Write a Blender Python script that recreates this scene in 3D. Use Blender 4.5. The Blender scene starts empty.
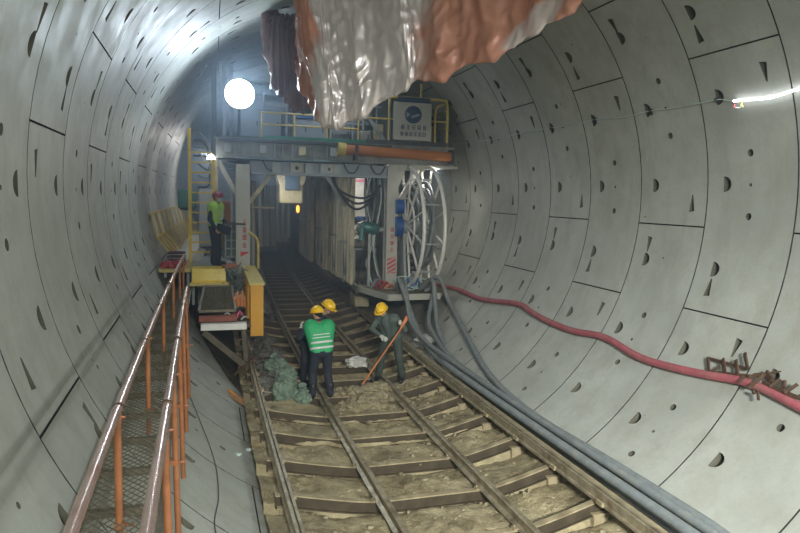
import bpy, bmesh, math, random
from mathutils import Vector, Matrix, noise
from mathutils.geometry import delaunay_2d_cdt
PI = math.pi
rad = math.radians
rnd = random.Random(7)
scene = bpy.context.scene
COL = scene.collection

# ------------------------------------------------------------------ tunnel frame
R = 4.4            # inner radius of the lining
K = 0.0024275      # the alignment bends gently to the right (1/412 m)
RING = 1.578       # ring width
RING0 = 4.906      # station of ring joint 0

def T(x, s, z):
    """tunnel coordinates (lateral, station, height above axis) -> world"""
    ph = K * s
    return Vector(((1 - math.cos(ph)) / K + x * math.cos(ph), math.sin(ph) / K - x * math.sin(ph), z))

def lerp(a, b, t): return tuple(a[i] + (b[i] - a[i]) * t for i in range(len(a)))
def V(*a): return Vector(a)

# ------------------------------------------------------------------ materials
MATS = {}
def nt(m):
    m.use_nodes = True
    t = m.node_tree
    return t, t.nodes, t.links, t.nodes['Principled BSDF']

def mat(name, col, rough=0.6, metal=0.0, var=0.25, scale=6.0, bump=0.15, dirt=None, dirt_amt=0.5, dirt_scale=2.0, bscale=None, coat=0.0, detail=6):
    if name in MATS: return MATS[name]
    m = bpy.data.materials.new(name); t, N, L, P = nt(m)
    tc = N.new('ShaderNodeTexCoord')
    n1 = N.new('ShaderNodeTexNoise'); n1.inputs['Scale'].default_value = scale; n1.inputs['Detail'].default_value = detail
    L.new(tc.outputs['Object'], n1.inputs['Vector'])
    mr = N.new('ShaderNodeMapRange'); mr.inputs['From Min'].default_value = .25; mr.inputs['From Max'].default_value = .75
    mr.inputs['To Min'].default_value = 1 - var; mr.inputs['To Max'].default_value = 1 + var
    L.new(n1.outputs['Fac'], mr.inputs['Value'])
    mu = N.new('ShaderNodeVectorMath'); mu.operation = 'SCALE'; mu.inputs[0].default_value = col[:3]
    L.new(mr.outputs['Result'], mu.inputs['Scale'])
    out = mu.outputs['Vector']
    if dirt:
        n2 = N.new('ShaderNodeTexNoise'); n2.inputs['Scale'].default_value = dirt_scale; n2.inputs['Detail'].default_value = 8; n2.inputs['Roughness'].default_value = .65
        L.new(tc.outputs['Object'], n2.inputs['Vector'])
        r2 = N.new('ShaderNodeMapRange'); r2.inputs['From Min'].default_value = .62 - .3 * dirt_amt; r2.inputs['From Max'].default_value = .78 - .2 * dirt_amt
        r2.inputs['To Max'].default_value = min(1, dirt_amt * 1.4)
        L.new(n2.outputs['Fac'], r2.inputs['Value'])
        mx = N.new('ShaderNodeMix'); mx.data_type = 'RGBA'
        L.new(r2.outputs['Result'], mx.inputs['Factor']); L.new(out, mx.inputs['A']); mx.inputs['B'].default_value = (*dirt, 1)
        out = mx.outputs['Result']
    L.new(out, P.inputs['Base Color'])
    P.inputs['Roughness'].default_value = rough; P.inputs['Metallic'].default_value = metal
    P.inputs['Coat Weight'].default_value = coat
    if bump:
        nb = N.new('ShaderNodeTexNoise'); nb.inputs['Scale'].default_value = bscale or scale * 4; nb.inputs['Detail'].default_value = 5
        L.new(tc.outputs['Object'], nb.inputs['Vector'])
        b = N.new('ShaderNodeBump'); b.inputs['Strength'].default_value = bump; b.inputs['Distance'].default_value = .02
        L.new(nb.outputs['Fac'], b.inputs['Height']); L.new(b.outputs['Normal'], P.inputs['Normal'])
    MATS[name] = m
    return m

def emit(name, col, strength):
    m = bpy.data.materials.new(name); t, N, L, P = nt(m)
    P.inputs['Base Color'].default_value = (*col, 1)
    P.inputs['Emission Color'].default_value = (*col, 1); P.inputs['Emission Strength'].default_value = strength
    MATS[name] = m
    return m

def concrete(name, base, streak=.5):
    m = bpy.data.materials.new(name); t, N, L, P = nt(m)
    tc = N.new('ShaderNodeTexCoord')
    def nz(sc, det, rough=.55, vec=None):
        n = N.new('ShaderNodeTexNoise'); n.inputs['Scale'].default_value = sc; n.inputs['Detail'].default_value = det; n.inputs['Roughness'].default_value = rough
        L.new(vec or tc.outputs['Object'], n.inputs['Vector']); return n
    def mr(src, a, b, c, d):
        r = N.new('ShaderNodeMapRange'); r.inputs['From Min'].default_value = a; r.inputs['From Max'].default_value = b
        r.inputs['To Min'].default_value = c; r.inputs['To Max'].default_value = d; L.new(src, r.inputs['Value']); return r.outputs['Result']
    def mixc(f, a, b):
        x = N.new('ShaderNodeMix'); x.data_type = 'RGBA'; L.new(f, x.inputs['Factor'])
        if isinstance(a, tuple): x.inputs['A'].default_value = (*a, 1)
        else: L.new(a, x.inputs['A'])
        if isinstance(b, tuple): x.inputs['B'].default_value = (*b, 1)
        else: L.new(b, x.inputs['B'])
        return x.outputs['Result']
    big = nz(.55, 6, .6); mid = nz(2.6, 8, .65); fine = nz(22, 6, .6)
    a = tuple(c * .80 for c in base); b = tuple(min(1, c * 1.12) for c in base)
    c = mixc(mr(big.outputs['Fac'], .3, .7, 0, 1), a, b)
    drip = N.new('ShaderNodeMapping'); drip.inputs['Scale'].default_value = (2.2, 2.2, .35); L.new(tc.outputs['Object'], drip.inputs['Vector'])
    dn = nz(1.6, 7, .65, drip.outputs['Vector']); c = mixc(mr(dn.outputs['Fac'], .50, .72, 0, .42), c, (.26, .24, .20))
    c = mixc(mr(mid.outputs['Fac'], .45, .70, 0, .5), c, tuple(x * y for x, y in zip(base, (.74, .70, .64))))
    c = mixc(mr(fine.outputs['Fac'], .35, .75, 0, .22), c, tuple(x * .6 for x in base))
    # cast-in round marks
    vo = N.new('ShaderNodeTexVoronoi'); vo.inputs['Scale'].default_value = 1.9; L.new(tc.outputs['Object'], vo.inputs['Vector'])
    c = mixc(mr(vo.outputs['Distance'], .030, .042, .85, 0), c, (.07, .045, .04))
    # mud splashed along the invert, below a wavering line
    sx = N.new('ShaderNodeSeparateXYZ'); L.new(tc.outputs['Object'], sx.inputs[0])
    wob = nz(1.3, 8, .7)
    ad = N.new('ShaderNodeMath'); ad.operation = 'MULTIPLY_ADD'; L.new(wob.outputs['Fac'], ad.inputs[0]); ad.inputs[1].default_value = -1.2; L.new(sx.outputs['Z'], ad.inputs[2])
    c = mixc(mr(ad.outputs[0], -4.55, -4.25, .75, 0), c, (.16, .135, .09))
    L.new(c, P.inputs['Base Color'])
    L.new(mr(mid.outputs['Fac'], .3, .7, .42, .66), P.inputs['Roughness'])
    P.inputs['Specular IOR Level'].default_value = .45
    bp = N.new('ShaderNodeBump'); bp.inputs['Strength'].default_value = .22; bp.inputs['Distance'].default_value = .02
    hb = nz(5, 8, .6); L.new(hb.outputs['Fac'], bp.inputs['Height'])
    b2 = N.new('ShaderNodeBump'); b2.inputs['Strength'].default_value = .12; b2.inputs['Distance'].default_value = .004
    L.new(fine.outputs['Fac'], b2.inputs['Height']); L.new(bp.outputs['Normal'], b2.inputs['Normal'])
    L.new(b2.outputs['Normal'], P.inputs['Normal'])
    MATS[name] = m
    return m

def mud_material():
    m = bpy.data.materials.new('wet_mud'); t, N, L, P = nt(m)
    tc = N.new('ShaderNodeTexCoord')
    n1 = N.new('ShaderNodeTexNoise'); n1.inputs['Scale'].default_value = 2.2; n1.inputs['Detail'].default_value = 10; n1.inputs['Roughness'].default_value = .65
    L.new(tc.outputs['Object'], n1.inputs['Vector'])
    cr = N.new('ShaderNodeValToRGB'); e = cr.color_ramp.elements
    e[0].position = .3; e[0].color = (.15, .12, .07, 1); e[1].position = .7; e[1].color = (.56, .48, .30, 1)
    k = e.new(.5); k.color = (.38, .32, .195, 1)
    L.new(n1.outputs['Fac'], cr.inputs['Fac']); L.new(cr.outputs['Color'], P.inputs['Base Color'])
    n2 = N.new('ShaderNodeTexNoise'); n2.inputs['Scale'].default_value = 1.1; n2.inputs['Detail'].default_value = 4
    L.new(tc.outputs['Object'], n2.inputs['Vector'])
    r = N.new('ShaderNodeMapRange'); r.inputs['From Min'].default_value = .44; r.inputs['From Max'].default_value = .60; r.inputs['To Min'].default_value = .10; r.inputs['To Max'].default_value = .8
    L.new(n2.outputs['Fac'], r.inputs['Value']); L.new(r.outputs['Result'], P.inputs['Roughness'])
    n3 = N.new('ShaderNodeTexNoise'); n3.inputs['Scale'].default_value = 14; n3.inputs['Detail'].default_value = 8; n3.inputs['Roughness'].default_value = .7
    L.new(tc.outputs['Object'], n3.inputs['Vector'])
    b = N.new('ShaderNodeBump'); b.inputs['Strength'].default_value = 1.0; b.inputs['Distance'].default_value = .06
    L.new(n3.outputs['Fac'], b.inputs['Height']); L.new(b.outputs['Normal'], P.inputs['Normal'])
    MATS['mud'] = m
    return m

def tarp_material(name, col, rough, metal, cs, foil=None):
    m = bpy.data.materials.new(name); t, N, L, P = nt(m)
    tc = N.new('ShaderNodeTexCoord')
    mp = N.new('ShaderNodeMapping'); mp.inputs['Scale'].default_value = (1.0, .6, .38); L.new(tc.outputs['Object'], mp.inputs['Vector'])
    def rid(sc, dist):
        v = N.new('ShaderNodeTexNoise'); v.noise_type = 'RIDGED_MULTIFRACTAL'; v.inputs['Scale'].default_value = sc; v.inputs['Detail'].default_value = 4; v.inputs['Distortion'].default_value = dist
        L.new(mp.outputs['Vector'], v.inputs['Vector']); return v
    b = N.new('ShaderNodeBump'); b.inputs['Strength'].default_value = .9; b.inputs['Distance'].default_value = .03
    L.new(rid(cs, .5).outputs['Fac'], b.inputs['Height'])
    b2 = N.new('ShaderNodeBump'); b2.inputs['Strength'].default_value = .7; b2.inputs['Distance'].default_value = .012
    L.new(rid(cs * 3.1, .8).outputs['Fac'], b2.inputs['Height']); L.new(b.outputs['Normal'], b2.inputs['Normal']); L.new(b2.outputs['Normal'], P.inputs['Normal'])
    n = N.new('ShaderNodeTexNoise'); n.inputs['Scale'].default_value = 1.6; n.inputs['Detail'].default_value = 5; L.new(tc.outputs['Object'], n.inputs['Vector'])
    mr = N.new('ShaderNodeMapRange'); mr.inputs['From Min'].default_value = .3; mr.inputs['From Max'].default_value = .7; mr.inputs['To Min'].default_value = .75; mr.inputs['To Max'].default_value = 1.15
    L.new(n.outputs['Fac'], mr.inputs['Value'])
    mu = N.new('ShaderNodeVectorMath'); mu.operation = 'SCALE'; mu.inputs[0].default_value = col; L.new(mr.outputs['Result'], mu.inputs['Scale'])
    P.inputs['Roughness'].default_value = rough; P.inputs['Metallic'].default_value = metal
    if foil:      # the metallised face of the sheet shows where the attribute is set
        at_ = N.new('ShaderNodeAttribute'); at_.attribute_name = 'foil'
        mx = N.new('ShaderNodeMix'); mx.data_type = 'RGBA'; L.new(at_.outputs['Fac'], mx.inputs['Factor']); L.new(mu.outputs['Vector'], mx.inputs['A']); mx.inputs['B'].default_value = (*foil, 1)
        L.new(mx.outputs['Result'], P.inputs['Base Color'])
        mm = N.new('ShaderNodeMapRange'); mm.inputs['To Min'].default_value = metal; mm.inputs['To Max'].default_value = .5; L.new(at_.outputs['Fac'], mm.inputs['Value']); L.new(mm.outputs['Result'], P.inputs['Metallic'])
    else: L.new(mu.outputs['Vector'], P.inputs['Base Color'])
    MATS[name] = m
    return m

CONC = concrete('lining_concrete', (.44, .46, .42))
MUD = mud_material()
GASKET = mat('joint_gasket', (.05, .052, .05), .9)
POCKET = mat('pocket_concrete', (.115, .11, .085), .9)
RAILM = mat('rail_steel', (.40, .35, .25), .42, .55, .3, 9, .1, (.13, .085, .045), .5, 5)
SLEEP = mat('sleeper_steel', (.36, .30, .19), .6, .2, .3, 7, .3, (.20, .16, .10), .5, 3)
WHITEST = mat('white_painted_steel', (.46, .47, .43), .5, .1, .12, 3, .05, (.28, .25, .18), .3, 3)
GREYST = mat('grey_painted_steel', (.36, .40, .41), .5, .2, .15, 3, .05, (.14, .13, .11), .35, 3)
DARKST = mat('dark_steel', (.09, .095, .10), .55, .4, .25, 6, .1)
SLEEPD = mat('dark_sleeper_web', (.07, .055, .035), .6, .3, .3, 7, .2)  # darker brown for the web and lower flange
REELW = mat('bright_white_hoop_paint', (.80, .80, .76), .4, .1, .08)
BROWNST = mat('muddy_brown_steel', (.13, .11, .08), .7, .2, .3, 6, .2)
CREAM = mat('dirty_cream_paint', (.56, .51, .34), .55, .0, .2, 2, .12, (.10, .09, .07), .68, 1.1)
YEL = mat('yellow_paint', (.74, .53, .05), .45, .0, .15, 5, .05, (.28, .22, .1), .3, 6)
YELPALE = mat('faded_yellow_paint', (.62, .50, .16), .5, .0, .15, 5, .05, (.3, .26, .15), .35, 6)
ORYEL = mat('orange_yellow_paint', (.72, .36, .04), .5, 0, .12, 3, .05, (.25, .16, .06), .3, 3)
RUSTOR = mat('rust_orange_tube', (.36, .14, .06), .5, .15, .2, 8, .08, (.18, .07, .03), .35, 9)
GALV = mat('scuffed_galvanised_tube', (.70, .52, .46), .25, .75, .15, 8, .06, (.42, .16, .07), .42, 5)
MESHM = mat('rusty_expanded_mesh', (.20, .18, .135), .55, .55, .3, 12, .1)
ORPIPE = mat('orange_pipe_paint', (.45, .17, .06), .5, 0, .12, 3, .03)
RED = mat('red_marking', (.55, .03, .04), .5, 0, .1)
WHITE = mat('white_marking', (.8, .8, .78), .5, 0, .05)
BLUE = mat('blue_paint', (.02, .10, .34), .45, 0, .15)
NAVY = mat('dark_blue_print', (.05, .09, .16), .5, 0, .1)
TEAL = mat('teal_painted_valve', (.08, .20, .20), .4, .3, .2)
GREENP = mat('green_paint', (.03, .20, .13), .5, 0, .1)
HOSEG = mat('grey_rubber_hose', (.20, .225, .235), .5, 0, .2, 8, .1, (.30, .27, .2), .35, 4)
HOSER = mat('pink_red_hose', (.38, .10, .12), .5, 0, .18, 6, .1, (.32, .2, .16), .4, 5)
BLACKC = mat('black_cable', (.03, .03, .03), .5, 0, .1)
WHITEC = mat('white_cable', (.50, .62, .58), .45, 0, .1)
RUSTY = mat('rusted_iron', (.11, .065, .042), .8, .3, .35, 14, .3)
WOOD = mat('scrap_wood', (.36, .20, .09), .8, 0, .35, 9, .2)
SACKM = mat('green_woven_sack', (.15, .21, .16), .7, 0, .2, 5, .3, (.34, .38, .30), .4, 5)
ROCK = mat('dark_wet_spoil', (.13, .125, .11), .6, 0, .4, 7, .5, (.26, .23, .17), .3, 5)
MUDCLOD = mat('mud_clod', (.26, .22, .14), .7, 0, .3, 9, .5)
DARKCL = mat('dark_navy_cloth', (.022, .028, .042), .85, 0, .2, 12, .2)
OLIVE = mat('dark_olive_cloth', (.045, .06, .052), .85, 0, .25, 12, .2)
GREYGR = mat('greygreen_shirt', (.14, .18, .165), .85, 0, .2, 12, .2)
VESTG = mat('green_vest_cloth', (.03, .36, .14), .6, 0, .12, 8, .2)
VESTY = mat('lime_vest_cloth', (.33, .56, .09), .6, 0, .1, 8, .2)
REFL = mat('silver_reflective_tape', (.62, .66, .62), .35, .1, .08)
HELY = mat('yellow_helmet_plastic', (.85, .52, .02), .3, 0, .05, 5, 0, coat=.4)
HELR = mat('maroon_helmet_plastic', (.24, .02, .05), .3, 0, .05, 5, 0, coat=.4)
SKIN = mat('skin', (.42, .25, .17), .6, 0, .08)
GLOVE = mat('work_glove', (.50, .50, .45), .8, 0, .12)
MASKB = mat('pale_blue_mask', (.42, .60, .68), .7, 0, .05)
BOOT = mat('black_rubber_boot', (.02, .02, .022), .45, 0, .1)
HAIR = mat('black_hair', (.012, .01, .01), .6, 0, .1)
ORANGEW = mat('orange_shovel_shaft', (.50, .16, .04), .45, 0, .1)
REDTARP = mat('red_plastic', (.42, .05, .06), .4, 0, .2)
PINK = mat('pink_frame_paint', (.6, .12, .22), .5, 0, .1)
PALE = mat('pale_wrapped_plastic', (.62, .62, .58), .4, 0, .2, 6, .4)
BLUEGREY = mat('bluegrey_paint', (.30, .35, .40), .5, .1, .12, 2, .04, (.15, .16, .17), .3, 2)
TARP_O = tarp_material('orange_silver_plastic_sheet', (.70, .33, .24), .26, .12, 1.5, (.96, .87, .88))
TARP_B = tarp_material('brown_plastic_sheet', (.20, .10, .08), .4, 0, 1.5)
LAMPM = emit('floodlight_glass', (.70, .85, 1.0), 90)
LEDM = emit('led_tube_glow', (.93, .95, 1.0), 6)
LEDW = emit('small_lamp_glow', (1, 1, 1), 12)
LEDO = emit('orange_lamp_glow', (1, .35, .05), 4)

# ------------------------------------------------------------------ object helpers
ORG = {}
def tag(o, label=None, cat=None, group=None, kind=None):
    if label: o['label'] = label
    if cat: o['category'] = cat
    if group: o['group'] = group
    if kind: o['kind'] = kind
    return o

def empty(name, loc, label=None, cat=None, group=None):
    """loc in tunnel coordinates"""
    o = bpy.data.objects.new(name, None); COL.objects.link(o)
    w = T(*loc); o.location = w; o.empty_display_size = .2
    ORG[o] = w.copy()
    return tag(o, label, cat, group)

class MB:
    def __init__(s): s.v = []; s.f = []; s.sm = []; s.mi = []; s.m = 0
    def add(s, vs, fs, smooth=False):
        n = len(s.v); s.v += [tuple(a) for a in vs]
        for f in fs: s.f.append([i + n for i in f]); s.sm.append(smooth); s.mi.append(s.m)
        return s
    def box(s, x0, x1, s0, s1, z0, z1, bev=0):
        nseg = max(1, int(abs(s1 - s0) / 2))
        if bev and nseg == 1:
            # chamfer along all vertical/lateral edges of the section, keeps it cheap
            b = min(bev, abs(x1 - x0) / 3, abs(z1 - z0) / 3, abs(s1 - s0) / 3)
            sec = [(x0 + b, z0), (x1 - b, z0), (x1, z0 + b), (x1, z1 - b), (x1 - b, z1), (x0 + b, z1), (x0, z1 - b), (x0, z0 + b)]
            cx, cz = (x0 + x1) / 2, (z0 + z1) / 2
            def ins(p): return (p[0] + (b if p[0] < cx else -b), p[1] + (b if p[1] < cz else -b))
            rings = [[(*((ins(p))[:1]), s0, ins(p)[1]) for p in sec], [(p[0], s0 + b, p[1]) for p in sec], [(p[0], s1 - b, p[1]) for p in sec], [(ins(p)[0], s1, ins(p)[1]) for p in sec]]
            vs = [q for r in rings for q in r]; fs = []
            for k in range(3):
                for i in range(8):
                    j = (i + 1) % 8; fs.append([k * 8 + i, k * 8 + j, k * 8 + 8 + j, k * 8 + 8 + i])
            fs.append(list(range(7, -1, -1))); fs.append([24 + i for i in range(8)])
            return s.add(vs, fs)
        return s.prism([(x0, z0), (x1, z0), (x1, z1), (x0, z1)], s0, s1, nseg)
    def prism(s, sec, s0, s1, nseg=1, shift=(0, 0)):
        """section in (x,z) swept along station; shift = total dx,dz"""
        n = len(sec); vs = []; fs = []
        for k in range(nseg + 1):
            t = k / nseg
            vs += [(x + shift[0] * t, s0 + (s1 - s0) * t, z + shift[1] * t) for x, z in sec]
        for k in range(nseg):
            for i in range(n):
                j = (i + 1) % n; fs.append([k * n + i, k * n + j, k * n + n + j, k * n + n + i])
        fs.append(list(range(n - 1, -1, -1))); fs.append([nseg * n + i for i in range(n)])
        return s.add(vs, fs)
    def prism_x(s, sec, x0, x1):
        """section in (s,z) swept along x"""
        n = len(sec); vs = [(x0, a, b) for a, b in sec] + [(x1, a, b) for a, b in sec]
        fs = [[i, (i + 1) % n, n + (i + 1) % n, n + i] for i in range(n)] + [list(range(n - 1, -1, -1)), [n + i for i in range(n)]]
        return s.add(vs, fs)
    def prism_z(s, sec, z0, z1):
        n = len(sec); vs = [(a, b, z0) for a, b in sec] + [(a, b, z1) for a, b in sec]
        fs = [[i, (i + 1) % n, n + (i + 1) % n, n + i] for i in range(n)] + [list(range(n - 1, -1, -1)), [n + i for i in range(n)]]
        return s.add(vs, fs)
    def bar(s, a, b, w, h=None, up=(0, 0, 1)):
        """rectangular bar between two points"""
        h = h or w; a = Vector(a); b = Vector(b); d = (b - a).normalized(); u = Vector(up)
        if abs(d.dot(u)) > .95: u = Vector((0, 1, 0))
        r = d.cross(u).normalized(); u = r.cross(d).normalized()
        vs = []
        for p in (a, b):
            for i, j in ((-1, -1), (1, -1), (1, 1), (-1, 1)): vs.append(p + r * (w / 2 * i) + u * (h / 2 * j))
        return s.add(vs, [[0, 1, 5, 4], [1, 2, 6, 5], [2, 3, 7, 6], [3, 0, 4, 7], [3, 2, 1, 0], [4, 5, 6, 7]])
    def tube(s, pts, r, n=10, smooth=True, closed=False, cap=True, spl=0):
        pts = [Vector(p) for p in pts]
        if spl: pts = spline(pts, spl, closed)
        m = len(pts); rr = r if hasattr(r, '__len__') else [r] * m
        if hasattr(r, '__len__') and len(r) != m: rr = [r[min(len(r) - 1, int(i * len(r) / m))] for i in range(m)]
        up = Vector((0, 0, 1)); vs = []; prev = None
        for i, p in enumerate(pts):
            if closed: d = pts[(i + 1) % m] - pts[i - 1]
            else: d = pts[min(i + 1, m - 1)] - pts[max(i - 1, 0)]
            d = d.normalized() if d.length > 1e-9 else Vector((0, 1, 0))
            if prev is None:
                u = up if abs(d.dot(up)) < .9 else Vector((1, 0, 0))
                a = d.cross(u).normalized()
            else:
                a = prev - d * prev.dot(d)
                a = a.normalized() if a.length > 1e-6 else d.cross(up).normalized()
            prev = a; b = a.cross(d)
            for k in range(n):
                t = 2 * PI * k / n; vs.append(p + (a * math.cos(t) + b * math.sin(t)) * rr[i])
        fs = []
        for i in range(m if closed else m - 1):
            i2 = (i + 1) % m
            for k in range(n):
                k2 = (k + 1) % n; fs.append([i * n + k, i * n + k2, i2 * n + k2, i2 * n + k])
        s.add(vs, fs, smooth)
        if cap and not closed:
            s.add([vs[k] for k in range(n)], [list(range(n - 1, -1, -1))]); s.add([vs[(m - 1) * n + k] for k in range(n)], [list(range(n))])
        return s
    def cone(s, a, b, r0, r1, n=14, smooth=True): return s.tube([a, b], [r0, r1], n, smooth)
    def ball(s, c, r, nu=12, nv=8, jit=0, seed=0):
        rx, ry, rz = r if hasattr(r, '__len__') else (r, r, r); vs = []; fs = []
        for j in range(nv + 1):
            th = PI * j / nv
            for i in range(nu):
                ph = 2 * PI * i / nu
                d = Vector((math.sin(th) * math.cos(ph), math.sin(th) * math.sin(ph), math.cos(th)))
                k = 1 + jit * (noise.noise(d * 1.7 + Vector((seed * 3.1, seed, 0))) * 1.3)
                vs.append((c[0] + d.x * rx * k, c[1] + d.y * ry * k, c[2] + d.z * rz * k))
        for j in range(nv):
            for i in range(nu):
                i2 = (i + 1) % nu; fs.append([j * nu + i, (j + 1) * nu + i, (j + 1) * nu + i2, j * nu + i2])
        return s.add(vs, fs, jit < .2)
    def build(s, name, material, parent=None, origin=None, lining=False):
        vs = [T(*v) for v in s.v]
        if parent is not None: o0 = ORG[parent]
        elif origin is not None: o0 = T(*origin)
        else:
            xs = [v.x for v in vs]; ys = [v.y for v in vs]; zs = [v.z for v in vs]
            o0 = Vector(((min(xs) + max(xs)) / 2, (min(ys) + max(ys)) / 2, min(zs)))
        me = bpy.data.meshes.new(name)
        me.from_pydata([v - o0 for v in vs], [], s.f); me.update()
        me.polygons.foreach_set('use_smooth', s.sm)
        for q in (material if isinstance(material, (list, tuple)) else [material]): me.materials.append(q)
        if any(s.mi): me.polygons.foreach_set('material_index', s.mi)
        me.validate()
        if lining:      # exact radial shading on the cast inner face
            for p in me.polygons:
                c = p.center + o0; ax = T(0, c.y, 0)
                if p.use_smooth and (p.normal.x * (ax.x - c.x) + p.normal.z * (ax.z - c.z)) < 0: p.flip()
            nn = [None] * len(me.loops)
            for p in me.polygons:
                for li in p.loop_indices:
                    if p.use_smooth:
                        c = me.vertices[me.loops[li].vertex_index].co + o0
                        nn[li] = Vector((K * c.y * c.y / 2 - c.x, 0, -c.z)).normalized()
                    else: nn[li] = p.normal.copy()
            me.normals_split_custom_set(nn)
        else:
            bm = bmesh.new(); bm.from_mesh(me)
            bmesh.ops.remove_doubles(bm, verts=bm.verts, dist=1e-5)
            bmesh.ops.recalc_face_normals(bm, faces=bm.faces)
            for e in bm.edges:
                if len(e.link_faces) == 2 and e.calc_face_angle(0) > .9: e.smooth = False
            bm.to_mesh(me); bm.free()
        o = bpy.data.objects.new(name, me); COL.objects.link(o)
        if parent is not None: o.parent = parent
        else: o.location = o0
        ORG[o] = o0.copy()
        return o

def spline(pts, k, closed=False):
    out = []; n = len(pts)
    rng_ = range(n) if closed else range(n - 1)
    for i in rng_:
        if closed: p0, p1, p2, p3 = pts[i - 1], pts[i], pts[(i + 1) % n], pts[(i + 2) % n]
        else: p0, p1, p2, p3 = pts[max(i - 1, 0)], pts[i], pts[i + 1], pts[min(i + 2, n - 1)]
        for j in range(k):
            t = j / k
            out.append(.5 * ((2 * p1) + (p2 - p0) * t + (2 * p0 - 5 * p1 + 4 * p2 - p3) * t * t + (3 * p1 - p0 - 3 * p2 + p3) * t ** 3))
    if not closed: out.append(pts[-1])
    return out

def wallpt(deg, s, r=R): return (r * math.cos(rad(deg)), s, r * math.sin(rad(deg)))

# ------------------------------------------------------------------ segmental lining
GAP = .011
def poly_halfmoon(u, v):       # flat side towards the far joint
    return [(u - .115, v + .06)] + [(u - .115 * math.cos(PI * k / 9), v + .06 - .145 * math.sin(PI * k / 9)) for k in range(1, 9)] + [(u + .115, v + .06)]
def poly_wedge(u, v, sg):      # wide end towards the joint
    return [(u - sg * .12, v - .012), (u + sg * .13, v - .058), (u + sg * .15, v + .058), (u - sg * .12, v + .014)]
def poly_hole(u, v, r): return [(u + r * math.cos(2 * PI * k / 12), v + r * math.sin(2 * PI * k / 12)) for k in range(12)]

JT = {'a': [28, -21.4, -71, -122, 172.7, 126, 77], 'b': [-4.9, 44, 94, 157.2, 203.8, 250, 303.5]}
def ring_layout(kind):
    """joint angles and pockets (polygon in arc length / station, depth function)"""
    js = sorted(a % 360 for a in JT[kind])
    pk = []
    def u(d): return rad(d % 360) * R
    for k in range(-6, 6): pk.append(('hm', poly_halfmoon(u(3.5 + 16.36 * k), RING * .76)))
    for k in range(-5, 6): pk.append(('hm', poly_halfmoon(u(180 + 15.1 * k), RING * .76)))
    wd = {'a': [(22.5, .22, 1), (32.2, .78, -1), (-26.4, .22, 1), (-16.3, .77, -1), (177.6, .2, -1), (167.8, .78, 1), (121, .2, 1), (131, .78, -1), (77 - 5, .22, 1), (77 + 5, .78, -1), (-66, .78, -1)],
          'b': [(-.1, .2, -1), (-9.6, .77, 1), (38.9, .77, 1), (49, .2, -1), (162, .8, -1), (152.4, .2, 1), (198.4, .22, 1), (208, .8, -1), (99, .2, -1), (89, .78, 1)]}[kind]
    for d, f, sg in wd: pk.append(('wd', poly_wedge(u(d), RING * f, sg)))
    n = len(js)
    for i in range(n):
        a, b = js[i], js[(i + 1) % n] + (360 if i == n - 1 else 0); m = (a + b) / 2
        if 240 < m < 300: continue
        pk.append(('ho', poly_hole(u(m - 5.75), RING * .485, .052))); pk.append(('ho', poly_hole(u(m + 5.75), RING * .485, .052))); pk.append(('ho', poly_hole(u(m), RING * .485, .024)))
    return js, pk

def inside(p, poly):
    x, y = p; c = False; n = len(poly)
    for i in range(n):
        x1, y1 = poly[i]; x2, y2 = poly[i - 1]
        if (y1 > y) != (y2 > y) and x < (x2 - x1) * (y - y1) / (y2 - y1) + x1: c = not c
    return c

def ring_faces(kind, pockets=True):
    """-> lists of (verts[(u,v,depth)], faces, matindex, smooth)"""
    js, pk = ring_layout(kind); out = []
    n = len(js); step = rad(3) * R
    for i in range(n):
        a = rad(js[i]) * R + GAP; b = rad(js[(i + 1) % n] + (360 if i == n - 1 else 0)) * R - GAP
        v0, v1 = GAP, RING - GAP
        m = max(2, int(round((b - a) / step)))
        us = [a + (b - a) * k / m for k in range(m + 1)]
        vs = []; ed = []
        for uu in us: vs += [(uu, v0), (uu, v1)]
        for k in range(m + 1): ed.append((2 * k, 2 * k + 1))
        for k in range(m): ed += [(2 * k, 2 * k + 2), (2 * k + 1, 2 * k + 3)]
        mine = []
        for tp, po in pk if pockets else []:
            for off in (0, 2 * PI * R):
                q = [(x + off, y) for x, y in po]
                if min(x for x, y in q) > a + .02 and max(x for x, y in q) < b - .02: mine.append((tp, q))
        for tp, q in mine:
            st = len(vs); vs += q; ed += [(st + k, st + (k + 1) % len(q)) for k in range(len(q))]
        r = delaunay_2d_cdt([Vector(p) for p in vs], ed, [], 0, 1e-5)
        vv = [(p.x, p.y) for p in r[0]]; ff = []
        for f in r[2]:
            c = (sum(vv[k][0] for k in f) / len(f), sum(vv[k][1] for k in f) / len(f))
            if any(inside(c, q) for _, q in mine): continue
            ff.append(list(f))
        out.append(([(x, y, 0) for x, y in vv], ff, 0, True))
        # segment edges, down to the gasket
        loop = [(uu, v0) for uu in us] + [(uu, v1) for uu in reversed(us)]
        L = len(loop)
        out.append(([(x, y, 0) for x, y in loop] + [(x, y, .05) for x, y in loop], [[k, (k + 1) % L, L + (k + 1) % L, L + k] for k in range(L)], 1, False))
        for tp, q in mine:
            if tp == 'hm':
                vm = max(y for x, y in q); dep = [.012 + .10 * (1 - (vm - y) / .145) for x, y in q]
            elif tp == 'wd':
                us_ = [x for x, y in q]; wide = q[1][0]; nar = q[0][0]; dep = [.012 + .09 * (x - nar) / (wide - nar) for x, y in q]
            else: dep = [.09] * len(q)
            L = len(q)
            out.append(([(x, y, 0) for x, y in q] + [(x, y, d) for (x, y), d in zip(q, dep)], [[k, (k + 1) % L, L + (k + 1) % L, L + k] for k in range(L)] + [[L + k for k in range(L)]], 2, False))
    return out

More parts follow.
